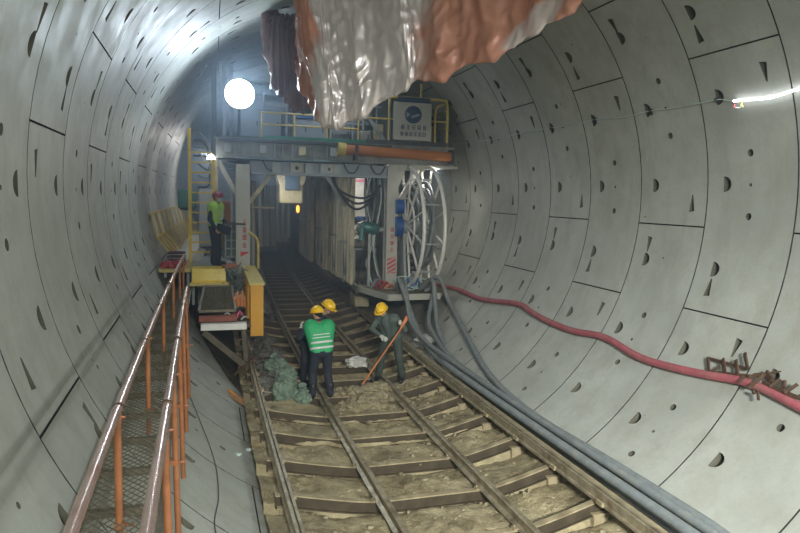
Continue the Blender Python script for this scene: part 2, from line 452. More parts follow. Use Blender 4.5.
def build_lining():
    parts = {k: MB() for k in ('wall_left', 'wall_right', 'ceiling', 'floor')}
    proto = {(k, d): ring_faces(k, d) for k in 'ab' for d in (True, False)}
    def which(u):
        d = math.degrees(u / R) % 360
        if d < 50 or d > 310: return 'wall_right'
        if d < 125: return 'ceiling'
        if d < 235: return 'wall_left'
        return 'floor'
    for n in range(-9, 42):
        kind = 'a' if n % 2 else 'b'; s0 = RING0 + n * RING
        for vs, fs, mi, sm in proto[(kind, -4 <= n <= 13)]:
            groups = {}
            for f in fs: groups.setdefault(which(sum(vs[k][0] for k in f) / len(f)), []).append(f)
            for g, gf in groups.items():
                used = sorted({k for f in gf for k in f}); idx = {k: i for i, k in enumerate(used)}
                mb = parts[g]; mb.m = mi
                mb.add([((R + vs[k][2]) * math.cos(vs[k][0] / R), s0 + vs[k][1], (R + vs[k][2]) * math.sin(vs[k][0] / R)) for k in used], [[idx[k] for k in f] for f in gf], sm)
    # outer shell behind the joints
    for g, (a, b) in {'wall_right': (-50, 50), 'ceiling': (50, 125), 'wall_left': (125, 235), 'floor': (235, 310)}.items():
        mb = parts[g]; mb.m = 1; na = int((b - a) / 5); ns = 54; s0 = RING0 - 9 * RING; s1 = RING0 + 42 * RING
        vs = [wallpt(a + (b - a) * i / na, s0 + (s1 - s0) * j / ns, R + .115) for j in range(ns + 1) for i in range(na + 1)]
        fs = [[j * (na + 1) + i, j * (na + 1) + i + 1, (j + 1) * (na + 1) + i + 1, (j + 1) * (na + 1) + i] for j in range(ns) for i in range(na)]
        mb.add(vs, fs, True)
        mb.m = 1
    for g, mb in parts.items():
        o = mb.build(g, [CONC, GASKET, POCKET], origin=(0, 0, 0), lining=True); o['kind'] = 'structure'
    # bulkhead far ahead, end of what can be seen
    for nm, st in (('wall_front', RING0 + 42 * RING - .3), ('wall_back', RING0 - 9 * RING + .1)):
        mb = MB(); mb.prism([(4.45 * math.cos(2 * PI * k / 48), 4.45 * math.sin(2 * PI * k / 48)) for k in range(48)], st, st + .2)
        o = mb.build(nm, GREYST if nm == 'wall_front' else CONC); o['kind'] = 'structure'
build_lining()

# ------------------------------------------------------------------ floor mud
def mud_h(x, s):
    h = -3.90 + .04 * noise.noise(Vector((x * .8, s * .8, 0))) + .045 * noise.noise(Vector((x * 2.6, s * 2.6, 3))) + .035 * noise.noise(Vector((x * 8, s * 8, 5))) * (1 + 1.2 * noise.noise(Vector((x * 1.5, s * 1.5, 2))))
    k = max(0, noise.noise(Vector((x * 1.3, s * 1.1, 9)))); h += .12 * k
    edge = max(0, abs(x + .15) - .9); h += .16 * edge       # rises with the lining towards the sides
    # heap shovelled up between the rails by the two workers
    h += .16 * math.exp(-((x - .1) / .55) ** 2 - ((s - 11.6) / .55) ** 2) * (1 + .6 * noise.noise(Vector((x * 6, s * 6, 1))))
    h += .14 * math.exp(-((x + 1.45) / .4) ** 2 - ((s - 12.6) / 1.6) ** 2)
    if x > 1.75: h -= (x - 1.75) * .5
    ph = ((s - 7.35) / 1.06) % 1; h += .075 * (1 - ph) ** .8 - .07 * max(0, (ph - .75) / .25) ** 2 + .005
    t = min(1, max(0, (s - 12.7) / .8)); h -= .13 * t * math.exp(-(x / 1.5) ** 4)
    return h
mb = MB(); nx, ns = 120, 640
sta = [1 + 45 * (j / ns) ** 1.35 for j in range(ns + 1)]
vs = []
for j, st in enumerate(sta):
    for i in range(nx + 1):
        x = -2.25 + 4.65 * i / nx
        vs.append((x, st, mud_h(x, st)))
mb.add(vs, [[j * (nx + 1) + i, j * (nx + 1) + i + 1, (j + 1) * (nx + 1) + i + 1, (j + 1) * (nx + 1) + i] for j in range(ns) for i in range(nx)], True)
o = mb.build('mud', MUD, origin=(0, 0, -3.9)); tag(o, 'wet brown mud lying along the tunnel bottom between the sleepers', 'mud', kind='stuff')

# loose clods (uncountable)
mb = MB(); r2 = random.Random(3)
for i in range(900):
    st = 4 + 12 * r2.random() ** 1.1; x = r2.uniform(-1.8, 1.6); k = noise.noise(Vector((x * 1.2, st * 1.2, 4)))
    if k < .02 and r2.random() < .8: continue
    q = r2.uniform(.008, .032); mb.ball((x, st, mud_h(x, st) + q * .3), (q * r2.uniform(.8, 1.6), q * r2.uniform(.8, 1.5), q * .8), 7, 5, .35, i)
for i in range(420):      # the heap
    a = r2.uniform(0, 6.28); q = abs(r2.gauss(0, .5)); x = .1 + math.cos(a) * q; st = 11.6 + math.sin(a) * q * .8
    e = r2.uniform(.02, .06); mb.ball((x, st, mud_h(x, st) + e * .2), (e * 1.4, e * 1.2, e * .8), 7, 5, .4, i)
o = mb.build('mud_clods', MUDCLOD); tag(o, 'small clods of mud and gravel scattered between the rails', 'clods', kind='stuff')
mb = MB()
for i in range(520):
    st = r2.uniform(11.6, 17); x = -1.95 + abs(r2.gauss(0, .33)); e = r2.uniform(.03, .11)
    if x > -.95: x = -.95 - r2.random() * .6
    h = mud_h(x, st) + .22 * math.exp(-((x + 1.6) / .35) ** 2) * r2.random()
    mb.ball((x, st, h + e * .2), (e * r2.uniform(.8, 1.6), e * r2.uniform(.8, 1.6), e * .8), 7, 5, .45, i)
for i in range(420):
    st = r2.uniform(18.5, 28); x = -1.15 - abs(r2.gauss(0, .35)); e = r2.uniform(.05, .14)
    if x < -2.0: continue
    mb.ball((x, st, -3.75 + r2.random() * .55 * min(1, (-.8 - x) * 1.6)), (e * 1.3, e * 1.3, e * .9), 7, 5, .45, i)
o = mb.build('spoil_rubble', ROCK); tag(o, 'dark rubble and spoil heaped beside the outer left rail', 'rubble', kind='stuff')

# ------------------------------------------------------------------ track
def rail_sec(x, z, h=.14, fw=.13, hw=.07):
    return [(x - fw / 2, z), (x + fw / 2, z), (x + fw / 2, z + .012), (x + .012, z + .03), (x + .012, z + h - .035), (x + hw / 2, z + h - .028), (x + hw / 2, z + h - .004), (x + hw / 2 - .006, z + h),
            (x - hw / 2 + .006, z + h), (x - hw / 2, z + h - .004), (x - hw / 2, z + h - .028), (x - .012, z + h - .035), (x - .012, z + .03), (x - fw / 2, z + .012)]
def ibeam_sec(x, z, h, w, t=.018):
    return [(x - w / 2, z), (x + w / 2, z), (x + w / 2, z + t), (x + t / 2, z + t), (x + t / 2, z + h - t), (x + w / 2, z + h - t), (x + w / 2, z + h), (x - w / 2, z + h), (x - w / 2, z + h - t), (x - t / 2, z + h - t), (x - t / 2, z + t), (x - w / 2, z + t)]
def chan_sec(x, z, h, w):
    return [(x - w / 2, z), (x + w / 2, z), (x + w / 2, z + .03), (x + .045, z + .04), (x + .045, z + h), (x + .012, z + h), (x + .008, z + h - .05), (x - .008, z + h - .05), (x - .012, z + h), (x - .045, z + h), (x - .045, z + .04), (x - w / 2, z + .03)]
ZS = -3.76
for nm, x, lab in (('left', -.845, 'left running rail of the inner track the green vested worker stands over'), ('right', .54, 'right running rail of the inner track passing under the shovel tip')):
    mb = MB(); mb.prism(rail_sec(x, ZS + .002, .15), 2.0, 44, 60)
    tag(mb.build('rail', RAILM), lab, 'rail', 'inner track rails')
OUT_L, OUT_R = -2.0, 1.54
root = empty('gantry_rail', (OUT_L, 5, -3.54), 'pale outer left rail at the foot of the white lining', 'rail', 'outer gantry rails')
mb = MB(); mb.prism(chan_sec(OUT_L, -3.535, .135, .13), 2.5, 44, 60); mb.build('rail_beam', RAILM, root)
for k in range(10): MB().box(OUT_L + .065, OUT_L + .10, 5 + k * 1.06, 5.12 + k * 1.06, -3.52, -3.47).build('clip', SLEEP, root)
root = empty('gantry_rail', (OUT_R, 5, -3.54), 'outer right rail on a ledge beside the bundled grey hoses', 'rail', 'outer gantry rails')
mb = MB(); mb.prism(chan_sec(OUT_R, -3.535, .135, .13), 2.5, 44, 60); mb.build('rail_beam', RAILM, root)
mb = MB(); mb.prism([(OUT_R + .09, -3.535), (OUT_R + .24, -3.535), (OUT_R + .24, -3.50), (OUT_R + .09, -3.50)], 2.5, 20, 24); mb.build('ledge_plate', SLEEP, root)
for k in range(10): MB().box(OUT_R - .105, OUT_R - .07, 5 + k * 1.06, 5.12 + k * 1.06, -3.52, -3.47).build('clip', SLEEP, root)

def sleeper(st, j, label):
    """curved steel I-beam sleeper: rises to the outer rails at both ends"""
    root = empty('track_sleeper', (0, st, ZS - .1), label, 'sleeper', 'curved steel sleepers')
    prof = []
    N_ = 26
    for i in range(N_ + 1):
        x = -2.12 + (1.80 + 2.12) * i / N_
        if x < -.85: t = min(1, (-.85 - x) / 1.15); z = ZS + .225 * t ** 1.25
        elif x > .62: t = min(1, (x - .62) / .92); z = ZS + .225 * t ** 1.15
        else: z = ZS
        prof.append((x, min(z, -3.538)))
    mb = MB(); w = .085
    def strip(dz0, dz1, w_):
        vs = []
        for x, z in prof:
            vs += [(x, st - w_ / 2, z + dz0), (x, st + w_ / 2, z + dz0), (x, st + w_ / 2, z + dz1), (x, st - w_ / 2, z + dz1)]
        fs = []
        for i in range(len(prof) - 1):
            for k in range(4): k2 = (k + 1) % 4; fs.append([i * 4 + k, i * 4 + k2, i * 4 + 4 + k2, i * 4 + 4 + k])
        fs += [[0, 1, 2, 3], [(len(prof) - 1) * 4 + k for k in (3, 2, 1, 0)]]
        mb.add(vs, fs)
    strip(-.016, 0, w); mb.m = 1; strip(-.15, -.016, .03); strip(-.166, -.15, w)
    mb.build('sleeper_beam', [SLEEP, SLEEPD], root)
    for x in (-2.0, 1.54):
        if st > 20: break
        mb = MB(); h = -math.sqrt(R * R - (abs(x) + .1) ** 2) + .02
        mb.box(x - .07, x + .07, st - .05, st + .05, max(h, -3.98), -3.685); mb.box(x - .10, x + .10, st - .075, st + .075, -3.70, -3.683)
        mb.build('end_bracket', SLEEP, root)
    if st < 16:
        for x in (-.845, .54):
            for sg in (-1, 1):
                mb = MB(); mb.box(x + sg * .075 - .03, x + sg * .075 + .03, st - .045, st + .045, ZS + .001, ZS + .022); mb.tube([(x + sg * .085, st, ZS + .02), (x + sg * .085, st, ZS + .05)], .012, 6)
                mb.build('rail_clamp', SLEEP, root)
SL0, SLD = 7.35, 1.06
SLAB = ['sleeper nearest the camera, at the very bottom of the view', 'second sleeper up from the bottom edge of the view', 'third sleeper up from the bottom edge, in shiny wet mud', 'fourth sleeper up from the bottom edge of the view', 'fifth sleeper up from the bottom edge, below the mud heap', 'sixth sleeper up, under the near foot of the mud heap']
for j in range(-1, 31):
    st = SL0 + SLD * j
    if j < 5: lab = SLAB[j + 1]
    elif j < 9: lab = 'bare steel sleeper crossing the track right behind the two workers'
    else: lab = 'dark sleeper far down the track in the gloom under the gantry'
    sleeper(st, j, lab)

# ------------------------------------------------------------------ inclined walkway on the left
WZ, WX0, WX1 = -2.17, -3.70, -3.22
walk = empty('service_walkway', (-3.5, 2.0, WZ), 'long narrow expanded metal walkway with tube handrails along the left wall', 'walkway')
mb = MB()
# real expanded metal: zigzag strands, touching their neighbours
s0w, s1w = 1.6, 15.3
pitch, rows = .085, 15
dxr = (WX1 - WX0) / rows; nseg = int((s1w - s0w) / (pitch / 2))
for r in range(rows + 1):
    x = WX0 + r * dxr; vs = []; fs = []
    for k in range(nseg + 1):
        st = s0w + k * pitch / 2; sg = (1 if k % 2 else -1) * (1 if r % 2 else -1)
        xx = x + sg * dxr * .5; xx = min(max(xx, WX0), WX1)
        vs += [(xx - .0045, st, WZ), (xx + .0045, st, WZ + .004), (xx + .003, st, WZ - .006)]
    for k in range(nseg):
        for i in range(3): j = (i + 1) % 3; fs.append([k * 3 + i, k * 3 + j, k * 3 + 3 + j, k * 3 + 3 + i])
    mb.add(vs, fs)
dk = mb.build('deck_mesh', MESHM, walk)
for x in (WX0 - .01, WX1 + .01):
    mb = MB(); mb.prism([(x - .02, WZ - .055), (x + .02, WZ - .055), (x + .02, WZ + .012), (x - .02, WZ + .012)], s0w, s1w, 14); mb.build('edge_angle', MESHM, walk)
for k in range(21):
    st = 1.9 + k * .66
    mb = MB(); mb.box(WX0, WX1, st - .025, st + .025, WZ - .06, WZ - .008); mb.build('cross_bar', MESHM, walk)
RL = [(-3.485, .9, -1.43), (-3.474, 2.8, -1.43), (-3.458, 5, -1.44), (-3.43, 8, -1.45), (-3.37, 15.38, -1.47)]
def railx(L, st):
    for a, b in zip(L, L[1:]):
        if st <= b[1]: return a[0] + (b[0] - a[0]) * (st - a[1]) / (b[1] - a[1])
    return L[-1][0]
RR = [(-3.19, .9, -1.43), (-3.18, 2.7, -1.43), (-3.165, 4.1, -1.44), (-3.155, 5.7, -1.45), (-3.141, 10.0, -1.45)]
for pts in (RL, RR):
    mb = MB(); mb.tube(pts, .031, 14, spl=6); h = mb.build('handrail', GALV, walk)
    for k in range(5):
        st = 2.4 + k * 2.0
        if st > pts[-1][1]: break
        xr = railx(pts, st); zr = -1.43 - .02 * min(1, st / 8); mb = MB(); mb.tube([(xr, st - .02, zr), (xr, st + .02, zr)], .036, 14); mb.build('coupler', RUSTY, h)
def post(x, st, ztop, zbot, dx=0):
    mb = MB(); mb.tube([(x, st, ztop - .02), (x + dx, st, zbot)], .025, 10); pp = mb.build('post', RUSTOR, walk)
    mb = MB(); mb.box(x - .022, x + .026, st - .022, st + .022, -1.50, -1.462, .006); mb.tube([(x + .02, st, -1.48), (x + .05, st, -1.48)], .008, 6); mb.build('clamp', RUSTOR, pp)
    mb = MB(); mb.box(x - .028, x + .032, st - .026, st + .026, WZ - .05, WZ - .01); mb.tube([(x + .03, st, WZ - .035), (x + .09, st, WZ - .035)], .012, 6); mb.build('bracket', RUSTOR, pp)
for st in (2.6, 4.34, 6.7, 9.1, 11.5, 13.6, 15.0): post(railx(RL, st), st, -1.45, -2.45)
for st in (2.7, 4.03, 5.3, 6.75, 8.1, 9.5):
    x = railx(RR, st); zb = -math.sqrt(R * R - 3.2 ** 2) + .03
    post(x, st, -1.45, zb + .02, .03)
    mb = MB(); mb.bar((-3.23, st, WZ - .6), (-3.55, st, WZ - .35), .035); mb.build('stay', MESHM, walk)

# thin wire running down the lining beside the walkway
mb = MB(); mb.tube([wallpt(a, st, R - .012) for a, st in ((-143, 11.5), (-137, 10.4), (-133, 9.4), (-129.5, 8.2), (-129, 7.2), (-130, 6.4), (-128, 5.6))], .006, 6, spl=6)
tag(mb.build('wire', BLACKC), 'thin black wire lying on the white lining right of the walkway posts', 'wire')

# ------------------------------------------------------------------ guard frames leaning on the left wall
GF = 10
gl = ['nearest yellow guard frame of the row on the left wall', 'second nearest yellow guard frame on the left wall', 'third nearest yellow guard frame on the left wall', 'fourth nearest yellow guard frame on the left wall',
      'fifth nearest yellow guard frame on the left wall', 'sixth nearest yellow guard frame on the left wall'] 
for k in range(GF):
    s_ = 17.7 + k * 1.6; ln = .85
    lab = gl[k] if k < 6 else 'small yellow guard frame at the far end of the row by the ladder'
    root = empty('guard_frame', (-4.0, s_, -1.8), lab, 'guard frame', 'yellow guard frames along the left walkway')
    top, mid, bot = (-4.27, -.60), (-4.13, -1.20), (-3.74, -1.72)
    for q in (0, 1):
        ss = s_ + q * ln
        mb = MB(); mb.bar((top[0], ss, top[1]), (mid[0], ss, mid[1]), .03, .055, (0, 1, 0)); mb.build('upright', YEL, root)
        mb = MB(); mb.bar((mid[0], ss, mid[1]), (bot[0], ss, bot[1]), .045, .07, (0, 1, 0)); mb.build('leg', YEL, root)
    for (x, z) in (top, mid):
        mb = MB(); mb.bar((x, s_, z), (x, s_ + ln, z), .05); mb.build('cross_rail', YEL, root)
    mb = MB()
    for q in (1, 2):
        ss = s_ + ln * q / 3; mb.bar((top[0], ss, top[1]), (mid[0], ss, mid[1]), .012, .13, (0, 1, 0))
    mb.build('infill_slats', YELPALE if k % 4 == 3 else REELW, root)
# side walkway deck below them
wd = empty('side_platform', (-3.4, 17, -1.82), 'pale narrow platform running into the distance under the yellow guard frames', 'platform')
mb = MB(); mb.prism([(-3.85, -1.80), (-3.05, -1.80), (-3.05, -1.755), (-3.85, -1.755)], 17.3, 34, 16); mb.build('deck', WHITEST, wd)
mb = MB(); mb.prism([(-3.06, -1.95), (-3.0, -1.95), (-3.0, -1.76), (-3.06, -1.76)], 17.3, 34, 16); mb.build('edge_beam', GREYST, wd)
for k in range(5): mb = MB(); mb.bar((-3.1, 18.5 + k * 3.5, -1.8), (-3.35, 18.5 + k * 3.5, -2.7), .07); mb.build('strut', GREYST, wd)

# junk at the near end of it
tb = empty('tool_shelf', (-3.7, 16, -1.9), 'small yellow edged shelf at the upper end of the walkway', 'shelf')
mb = MB(); mb.box(-3.93, -3.20, 15.5, 17.2, -1.86, -1.80); mb.build('shelf_board', YELPALE, tb)
for x in (-3.8, -3.3): mb = MB(); mb.box(x - .03, x + .03, 15.7, 15.76, -2.25 if x > -3.5 else -2.0, -1.86); mb.build('leg', GREYST, tb)
mb = MB()
for k in range(26): mb.ball((-3.62 + rnd.uniform(-.26, .26), 16.1 + rnd.uniform(-.3, .3), -1.77 + rnd.uniform(0, .08)), (.09, .10, .05), 8, 6, .4, k)
tag(mb.build('plastic_sheet', REDTARP), 'crumpled red plastic on the shelf at the walkway end', 'plastic sheet')
cr = empty('tool_basket', (-3.55, 16.45, -1.78), 'dark open basket behind the crumpled red plastic', 'basket')
mb = MB()
x0, x1, a0, a1 = -3.78, -3.42, 16.5, 16.85
for q in range(4):
    z = -1.78 + .09 * q
    for aa, bb in (((x0, a0), (x1, a0)), ((x1, a0), (x1, a1)), ((x1, a1), (x0, a1)), ((x0, a1), (x0, a0))): mb.bar((aa[0], aa[1], z), (bb[0], bb[1], z), .05, .04)
mb.build('basket_wall', mat('dark_red_plastic', (.07, .03, .045), .5), cr)
mb = MB(); mb.box(x0, x1, a0, a1, -1.795, -1.77); mb.build('basket_floor', DARKST, cr)

# ------------------------------------------------------------------ near platform in front of the gantry
st_ = empty('yellow_step', (-2.85, 15.2, -2.0), 'wide yellow steel step below the feet of the worker in the lime vest', 'step')
mb = MB(); mb.prism_x([(15.0, -2.05), (15.06, -2.05), (15.4, -1.80), (16.0, -1.80), (16.0, -1.77), (15.36, -1.77), (15.0, -1.99)], -3.20, -2.46); mb.build('tread_plate', YEL, st_)
mb = MB(); mb.box(-3.24, -2.40, 14.9, 15.12, -2.10, -2.04); mb.build('lip', YELPALE, st_)
for x in (-3.18, -2.52): mb = MB(); mb.box(x - .03, x + .03, 15.5, 15.6, -2.62, -1.81); mb.build('leg', GREYST, st_)
pf = empty('access_platform', (-2.7, 16.6, -1.8), 'grey access platform the lime vested worker stands on', 'platform')
mb = MB(); mb.box(-3.2, -2.28, 16.02, 18.4, -1.84, -1.765); mb.build('deck', GREYST, pf)
for x in (-3.1, -2.4): mb = MB(); mb.box(x - .05, x + .05, 17.9, 18.0, -3.0, -1.84); mb.build('leg', GREYST, pf)
rp = empty('mesh_ramp', (-2.7, 14, -2.4), 'sloping expanded metal ramp below the yellow step', 'ramp')
p00, p10, p01, p11 = (-3.02, 13.5, -2.42), (-2.30, 13.5, -2.42), (-2.92, 14.85, -2.10), (-2.34, 14.85, -2.10)
mb = MB()
def bil(u, v): return lerp(lerp(p00, p10, u), lerp(p01, p11, u), v)
for r in range(17):
    vs = []; fs = []
    for k in range(45):
        u = (r + .5 * (1 if (k + r) % 2 else -1)) / 16; u = min(max(u, 0), 1); a = bil(u, k / 44); vs += [(a[0] - .006, a[1], a[2]), (a[0] + .006, a[1], a[2] + .006), (a[0], a[1], a[2] - .01)]
    for k in range(44):
        for i in range(3): j = (i + 1) % 3; fs.append([k * 3 + i, k * 3 + j, k * 3 + 3 + j, k * 3 + 3 + i])
    mb.add(vs, fs)
mb.build('ramp_mesh', MESHM, rp)
for a, b in ((p00, p10), (p01, p11), (p00, p01), (p10, p11)): mb = MB(); mb.bar(a, b, .05); mb.build('frame_bar', MESHM, rp)
for x in (-2.9, -2.5): mb = MB(); mb.bar((x, 13.7, -2.41), (x, 14.7, -2.18), .04); mb.build('frame_bar', RUSTY, rp)
mb = MB(); mb.box(-3.02, -2.28, 13.28, 13.48, -2.60, -2.50)
tag(mb.build('plank', mat('red_brown_plank', (.25, .08, .055), .7, 0, .2)), 'red brown plank below the foot of the mesh ramp', 'plank')
sb = empty('support_bracket', (-2.4, 13.2, -2.7), 'white support arm with slanting steel brace reaching down to the rail', 'bracket')
mb = MB(); mb.prism_x([(13.1, -2.74), (13.3, -2.74), (13.3, -2.62), (13.1, -2.62)], -2.98, -2.10); mb.build('arm', REELW, sb)
mb = MB(); mb.prism_x([(13.3, -2.74), (14.4, -2.74), (14.4, -2.69), (13.3, -2.69)], -2.98, -2.0); mb.build('tray', BROWNST, sb)
mb = MB(); mb.bar((-2.93, 13.2, -2.78), (-2.06, 13.2, -3.56), .13, .12); mb.build('brace', BROWNST, sb)
mb = MB(); mb.bar((-2.16, 13.32, -2.7), (-2.10, 13.32, -3.45), .09); mb.build('upright', BROWNST, sb)
mb = MB(); mb.bar((-2.35, 13.1, -3.66), (-1.9, 13.1, -3.3), .05); mb.build('tie', RUSTY, sb)
# scrap bits on the tray
for k, (x, s_, dx, dz, m_) in enumerate([(-2.45, 13.35, .2, .10, RED), (-2.3, 13.4, .14, .16, PINK), (-2.36, 13.5, -.18, .12, WHITEST), (-2.2, 13.4, .12, .05, WHITEST), (-2.55, 13.5, .2, .04, REDTARP)]):
    mb = MB(); mb.tube([(x, s_, -2.60), (x + dx * .5, s_ + .05, -2.60 + dz), (x + dx, s_ + .1, -2.58 + dz * .3)], .022, 8, spl=4)
    tag(mb.build('hose_scrap', m_), 'short bent red and white offcut lying on the white support arm', 'scrap', 'offcuts on the white support arm')
mb = MB(); r3 = random.Random(5)
for k in range(7):
    a = Vector((-2.32 + .035 * k, 13.9 + .1 * (k % 2), -2.42 + .0)); mb.prism_x([(a.y, a.z), (a.y + .3, a.z + .04), (a.y + .3, a.z + .20 + .05 * (k % 3)), (a.y + .02, a.z + .14 + .05 * r3.random())], a.x, a.x + .034)
tag(mb.build('foam_sheet', mat('orange_foam', (.62, .24, .08), .7, 0, .2)), 'torn orange foam sheet beside the mesh ramp', 'foam sheet')
# pale scraps and netting between step and column
mb = MB()
for k in range(60):
    a = Vector((r3.uniform(-2.42, -2.08), r3.uniform(14.9, 15.6), r3.uniform(-2.25, -1.75))); b = a + Vector((r3.uniform(-.15, .15), r3.uniform(-.1, .1), r3.uniform(-.16, .16))); mb.bar(a, b, .012, .03)
tag(mb.build('netting', GREYGR), 'tangle of grey netting and strips between the yellow step and the column', 'netting', kind='stuff')
mb = MB()
for k in range(10):
    a = Vector((r3.uniform(-2.5, -2.2), r3.uniform(15.4, 15.8), -1.74)); mb.ball(a, (.10, .08, .05), 8, 6, .5, k)
tag(mb.build('wrapping', mat('orange_brown_cloth', (.40, .14, .07), .8)), 'crumpled orange brown wrapping by the foot of the left column', 'wrapping')

# orange-yellow buffer beam
bb = empty('buffer_beam', (-1.87, 15, -2.95), 'big orange yellow box beam pointing at the camera beside the left column', 'beam')
mb = MB(); mb.prism([(-2.0, -2.97), (-1.74, -2.97), (-1.74, -1.90), (-2.0, -1.90)], 13.5, 13.62, 1); mb.build('end_plate', ORYEL, bb)
mb = MB(); mb.prism([(-2.03, -1.90), (-1.71, -1.90), (-1.71, -1.855), (-2.03, -1.855)], 13.44, 16.9, 2); mb.build('top_plate', YELPALE, bb)
mb = MB(); mb.prism([(-1.80, -2.35), (-1.76, -2.35), (-1.76, -1.90), (-1.80, -1.90)], 13.62, 16.9, 2); mb.build('web', ORYEL, bb)
mb = MB(); mb.prism([(-1.99, -2.75), (-1.95, -2.75), (-1.95, -1.90), (-1.99, -1.90)], 13.62, 16.9, 2); mb.build('web', ORYEL, bb)
for q in range(4): mb = MB(); mb.box(-2.04, -1.99, 14.0 + q * .75, 14.04 + q * .75, -2.75, -1.90); mb.build('rib', ORYEL, bb)

# yellow ladder
ld = empty('ladder', (-3.0, 16.5, -1.77), 'tall yellow ladder standing behind the lime vested worker', 'ladder')
for x, zt in ((-3.28, 1.52), (-2.73, .80)):
    mb = MB(); mb.bar((x, 16.75, -1.76), (x, 16.75, zt), .075, .05); mb.build('stile', YEL, ld)
for q in range(11):
    mb = MB(); mb.bar((-3.25, 16.75, -1.5 + q * .245), (-2.75, 16.75, -1.5 + q * .245), .045, .035); mb.build('rung', YEL, ld)

# dark sheet standing in for the shade on the lining under the platforms
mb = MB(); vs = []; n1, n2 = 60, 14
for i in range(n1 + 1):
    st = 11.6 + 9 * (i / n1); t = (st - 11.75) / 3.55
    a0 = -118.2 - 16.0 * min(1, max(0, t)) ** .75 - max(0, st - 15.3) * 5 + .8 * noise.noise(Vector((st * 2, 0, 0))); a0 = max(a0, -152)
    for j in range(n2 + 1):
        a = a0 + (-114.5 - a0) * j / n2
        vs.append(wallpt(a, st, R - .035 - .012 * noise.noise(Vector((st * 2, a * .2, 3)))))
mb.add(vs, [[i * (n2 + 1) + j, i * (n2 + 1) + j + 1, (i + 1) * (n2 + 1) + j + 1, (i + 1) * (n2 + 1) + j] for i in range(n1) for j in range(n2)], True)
shade_o = mb.build('shade_sheet', mat('painted_shade', (.045, .04, .03), .8, 0, .3, 4, .3, (.10, .085, .055), .5, 2)); q = shade_o.modifiers.new('t', 'SOLIDIFY'); q.thickness = .015
tag(shade_o, 'dark sheet added as painted shade on the lining under the left platforms', 'shade sheet')

# ------------------------------------------------------------------ the gantry
G0 = 17.2
g = empty('backup_gantry', (0, G0, -2.7), 'big grey portal gantry on columns spanning the tracks', 'gantry')
def gp(name, m, fn, parent=None, label=None):
    mb = MB(); fn(mb); o = mb.build(name, m, parent or g)
    if label: o['label'] = label
    return o
def hcol(x0, x1, s0, s1, z0, z1):
    def f(mb):
        xm = (x0 + x1) / 2; t = .03
        mb.box(x0, x1, s0, s0 + t, z0, z1); mb.box(x0, x1, s1 - t, s1, z0, z1); mb.box(x0 + .02, x1 - .02, s0 + t, s1 - t, z0, z1)
        mb.box(x0 - .04, x1 + .04, s0 - .04, s1 + .04, z0, z0 + .04)
    return f
cl = gp('column', WHITEST, hcol(-2.17, -1.82, G0, G0 + .4, -2.9, .72))
cr_ = gp('column', WHITEST, hcol(1.84, 2.15, G0, G0 + .35, -2.56, .86))
gp('column', GREYST, hcol(.98, 1.26, G0 + 1.6, G0 + 1.9, -2.56, .86))
gp('column', GREYST, hcol(-2.1, -1.85, G0 + 5, G0 + 5.3, -3.3, .72))
gp('column', GREYST, hcol(1.9, 2.15, G0 + 6, G0 + 6.3, -2.56, .86))
# front beam: box girder with stiffeners
gp('cross_beam', mat('pale_bluegrey_girder', (.30, .33, .32), .55, .1, .2, 3, .08, (.13, .12, .10), .6, 2.5), lambda mb: (mb.box(-2.66, 3.66, G0 - .02, G0 + .4, .90, 1.34), mb.box(-2.7, 3.72, G0 - .06, G0 + .44, .86, .90), mb.box(-2.7, 3.72, G0 - .06, G0 + .44, 1.34, 1.38)))
for x in (-2.2, -1.75, -1.2, -1.0, -.75, -.2, .15, .38): gp('stiffener', GREYST, lambda mb: mb.box(x - .012, x + .012, G0 - .10, G0 - .02, .90, 1.34))
gp('lower_beam', BLUEGREY, lambda mb: (mb.box(-1.8, 1.9, G0 + .1, G0 + .3, .55, .82), mb.box(-1.8, 1.9, G0 + .02, G0 + .38, .48, .55)))
for x in (-1.15, -.30, .1, .45): gp('trolley_wheel', REDTARP if x in (-.30, -1.15, ) and False else GREYST, lambda mb: mb.box(x - .10, x + .10, G0 - .02, G0 + .1, .55, .80))
for x in (-.62, .22): gp('marker_plate', WHITEST, lambda mb: (mb.box(x - .16, x + .16, G0 + .02, G0 + .06, .56, .80)))
for x in (-.62, .22): gp('marker_dot', RUSTY, lambda mb: mb.tube([(x, G0 + .0, .67), (x, G0 + .03, .67)], .05, 10))
# diagonal knees under the beam
gp('knee_brace', WHITEST, lambda mb: mb.bar((-2.62, G0 + .2, .80), (-2.12, G0 + .2, -.10), .13, .12))
gp('knee_brace', CREAM, lambda mb: mb.bar((-1.2, G0 + .2, .60), (-1.82, G0 + .2, -.25), .10, .10))
gp('knee_brace', WHITEST, lambda mb: mb.bar((2.12, G0 + .12, -.35), (2.75, G0 + .12, .82), .14, .13))
gp('gusset', WHITEST, lambda mb: mb.prism([(1.84, .86), (2.4, .86), (2.14, .2), (1.84, .0)], G0 + .02, G0 + .06))
gp('knee_brace', GREYST, lambda mb: mb.bar((.25, G0 + .4, .55), (1.0, G0 + 1.2, -.35), .13, .12))
gp('hanger_plate', CREAM, lambda mb: mb.box(-2.75, -2.62, G0 + .05, G0 + .3, -.35, .9))
gp('arm_beam', WHITEST, lambda mb: mb.prism([(2.15, .70), (3.85, .80), (3.85, .86), (2.15, .86)], G0 - .02, G0 + .5))
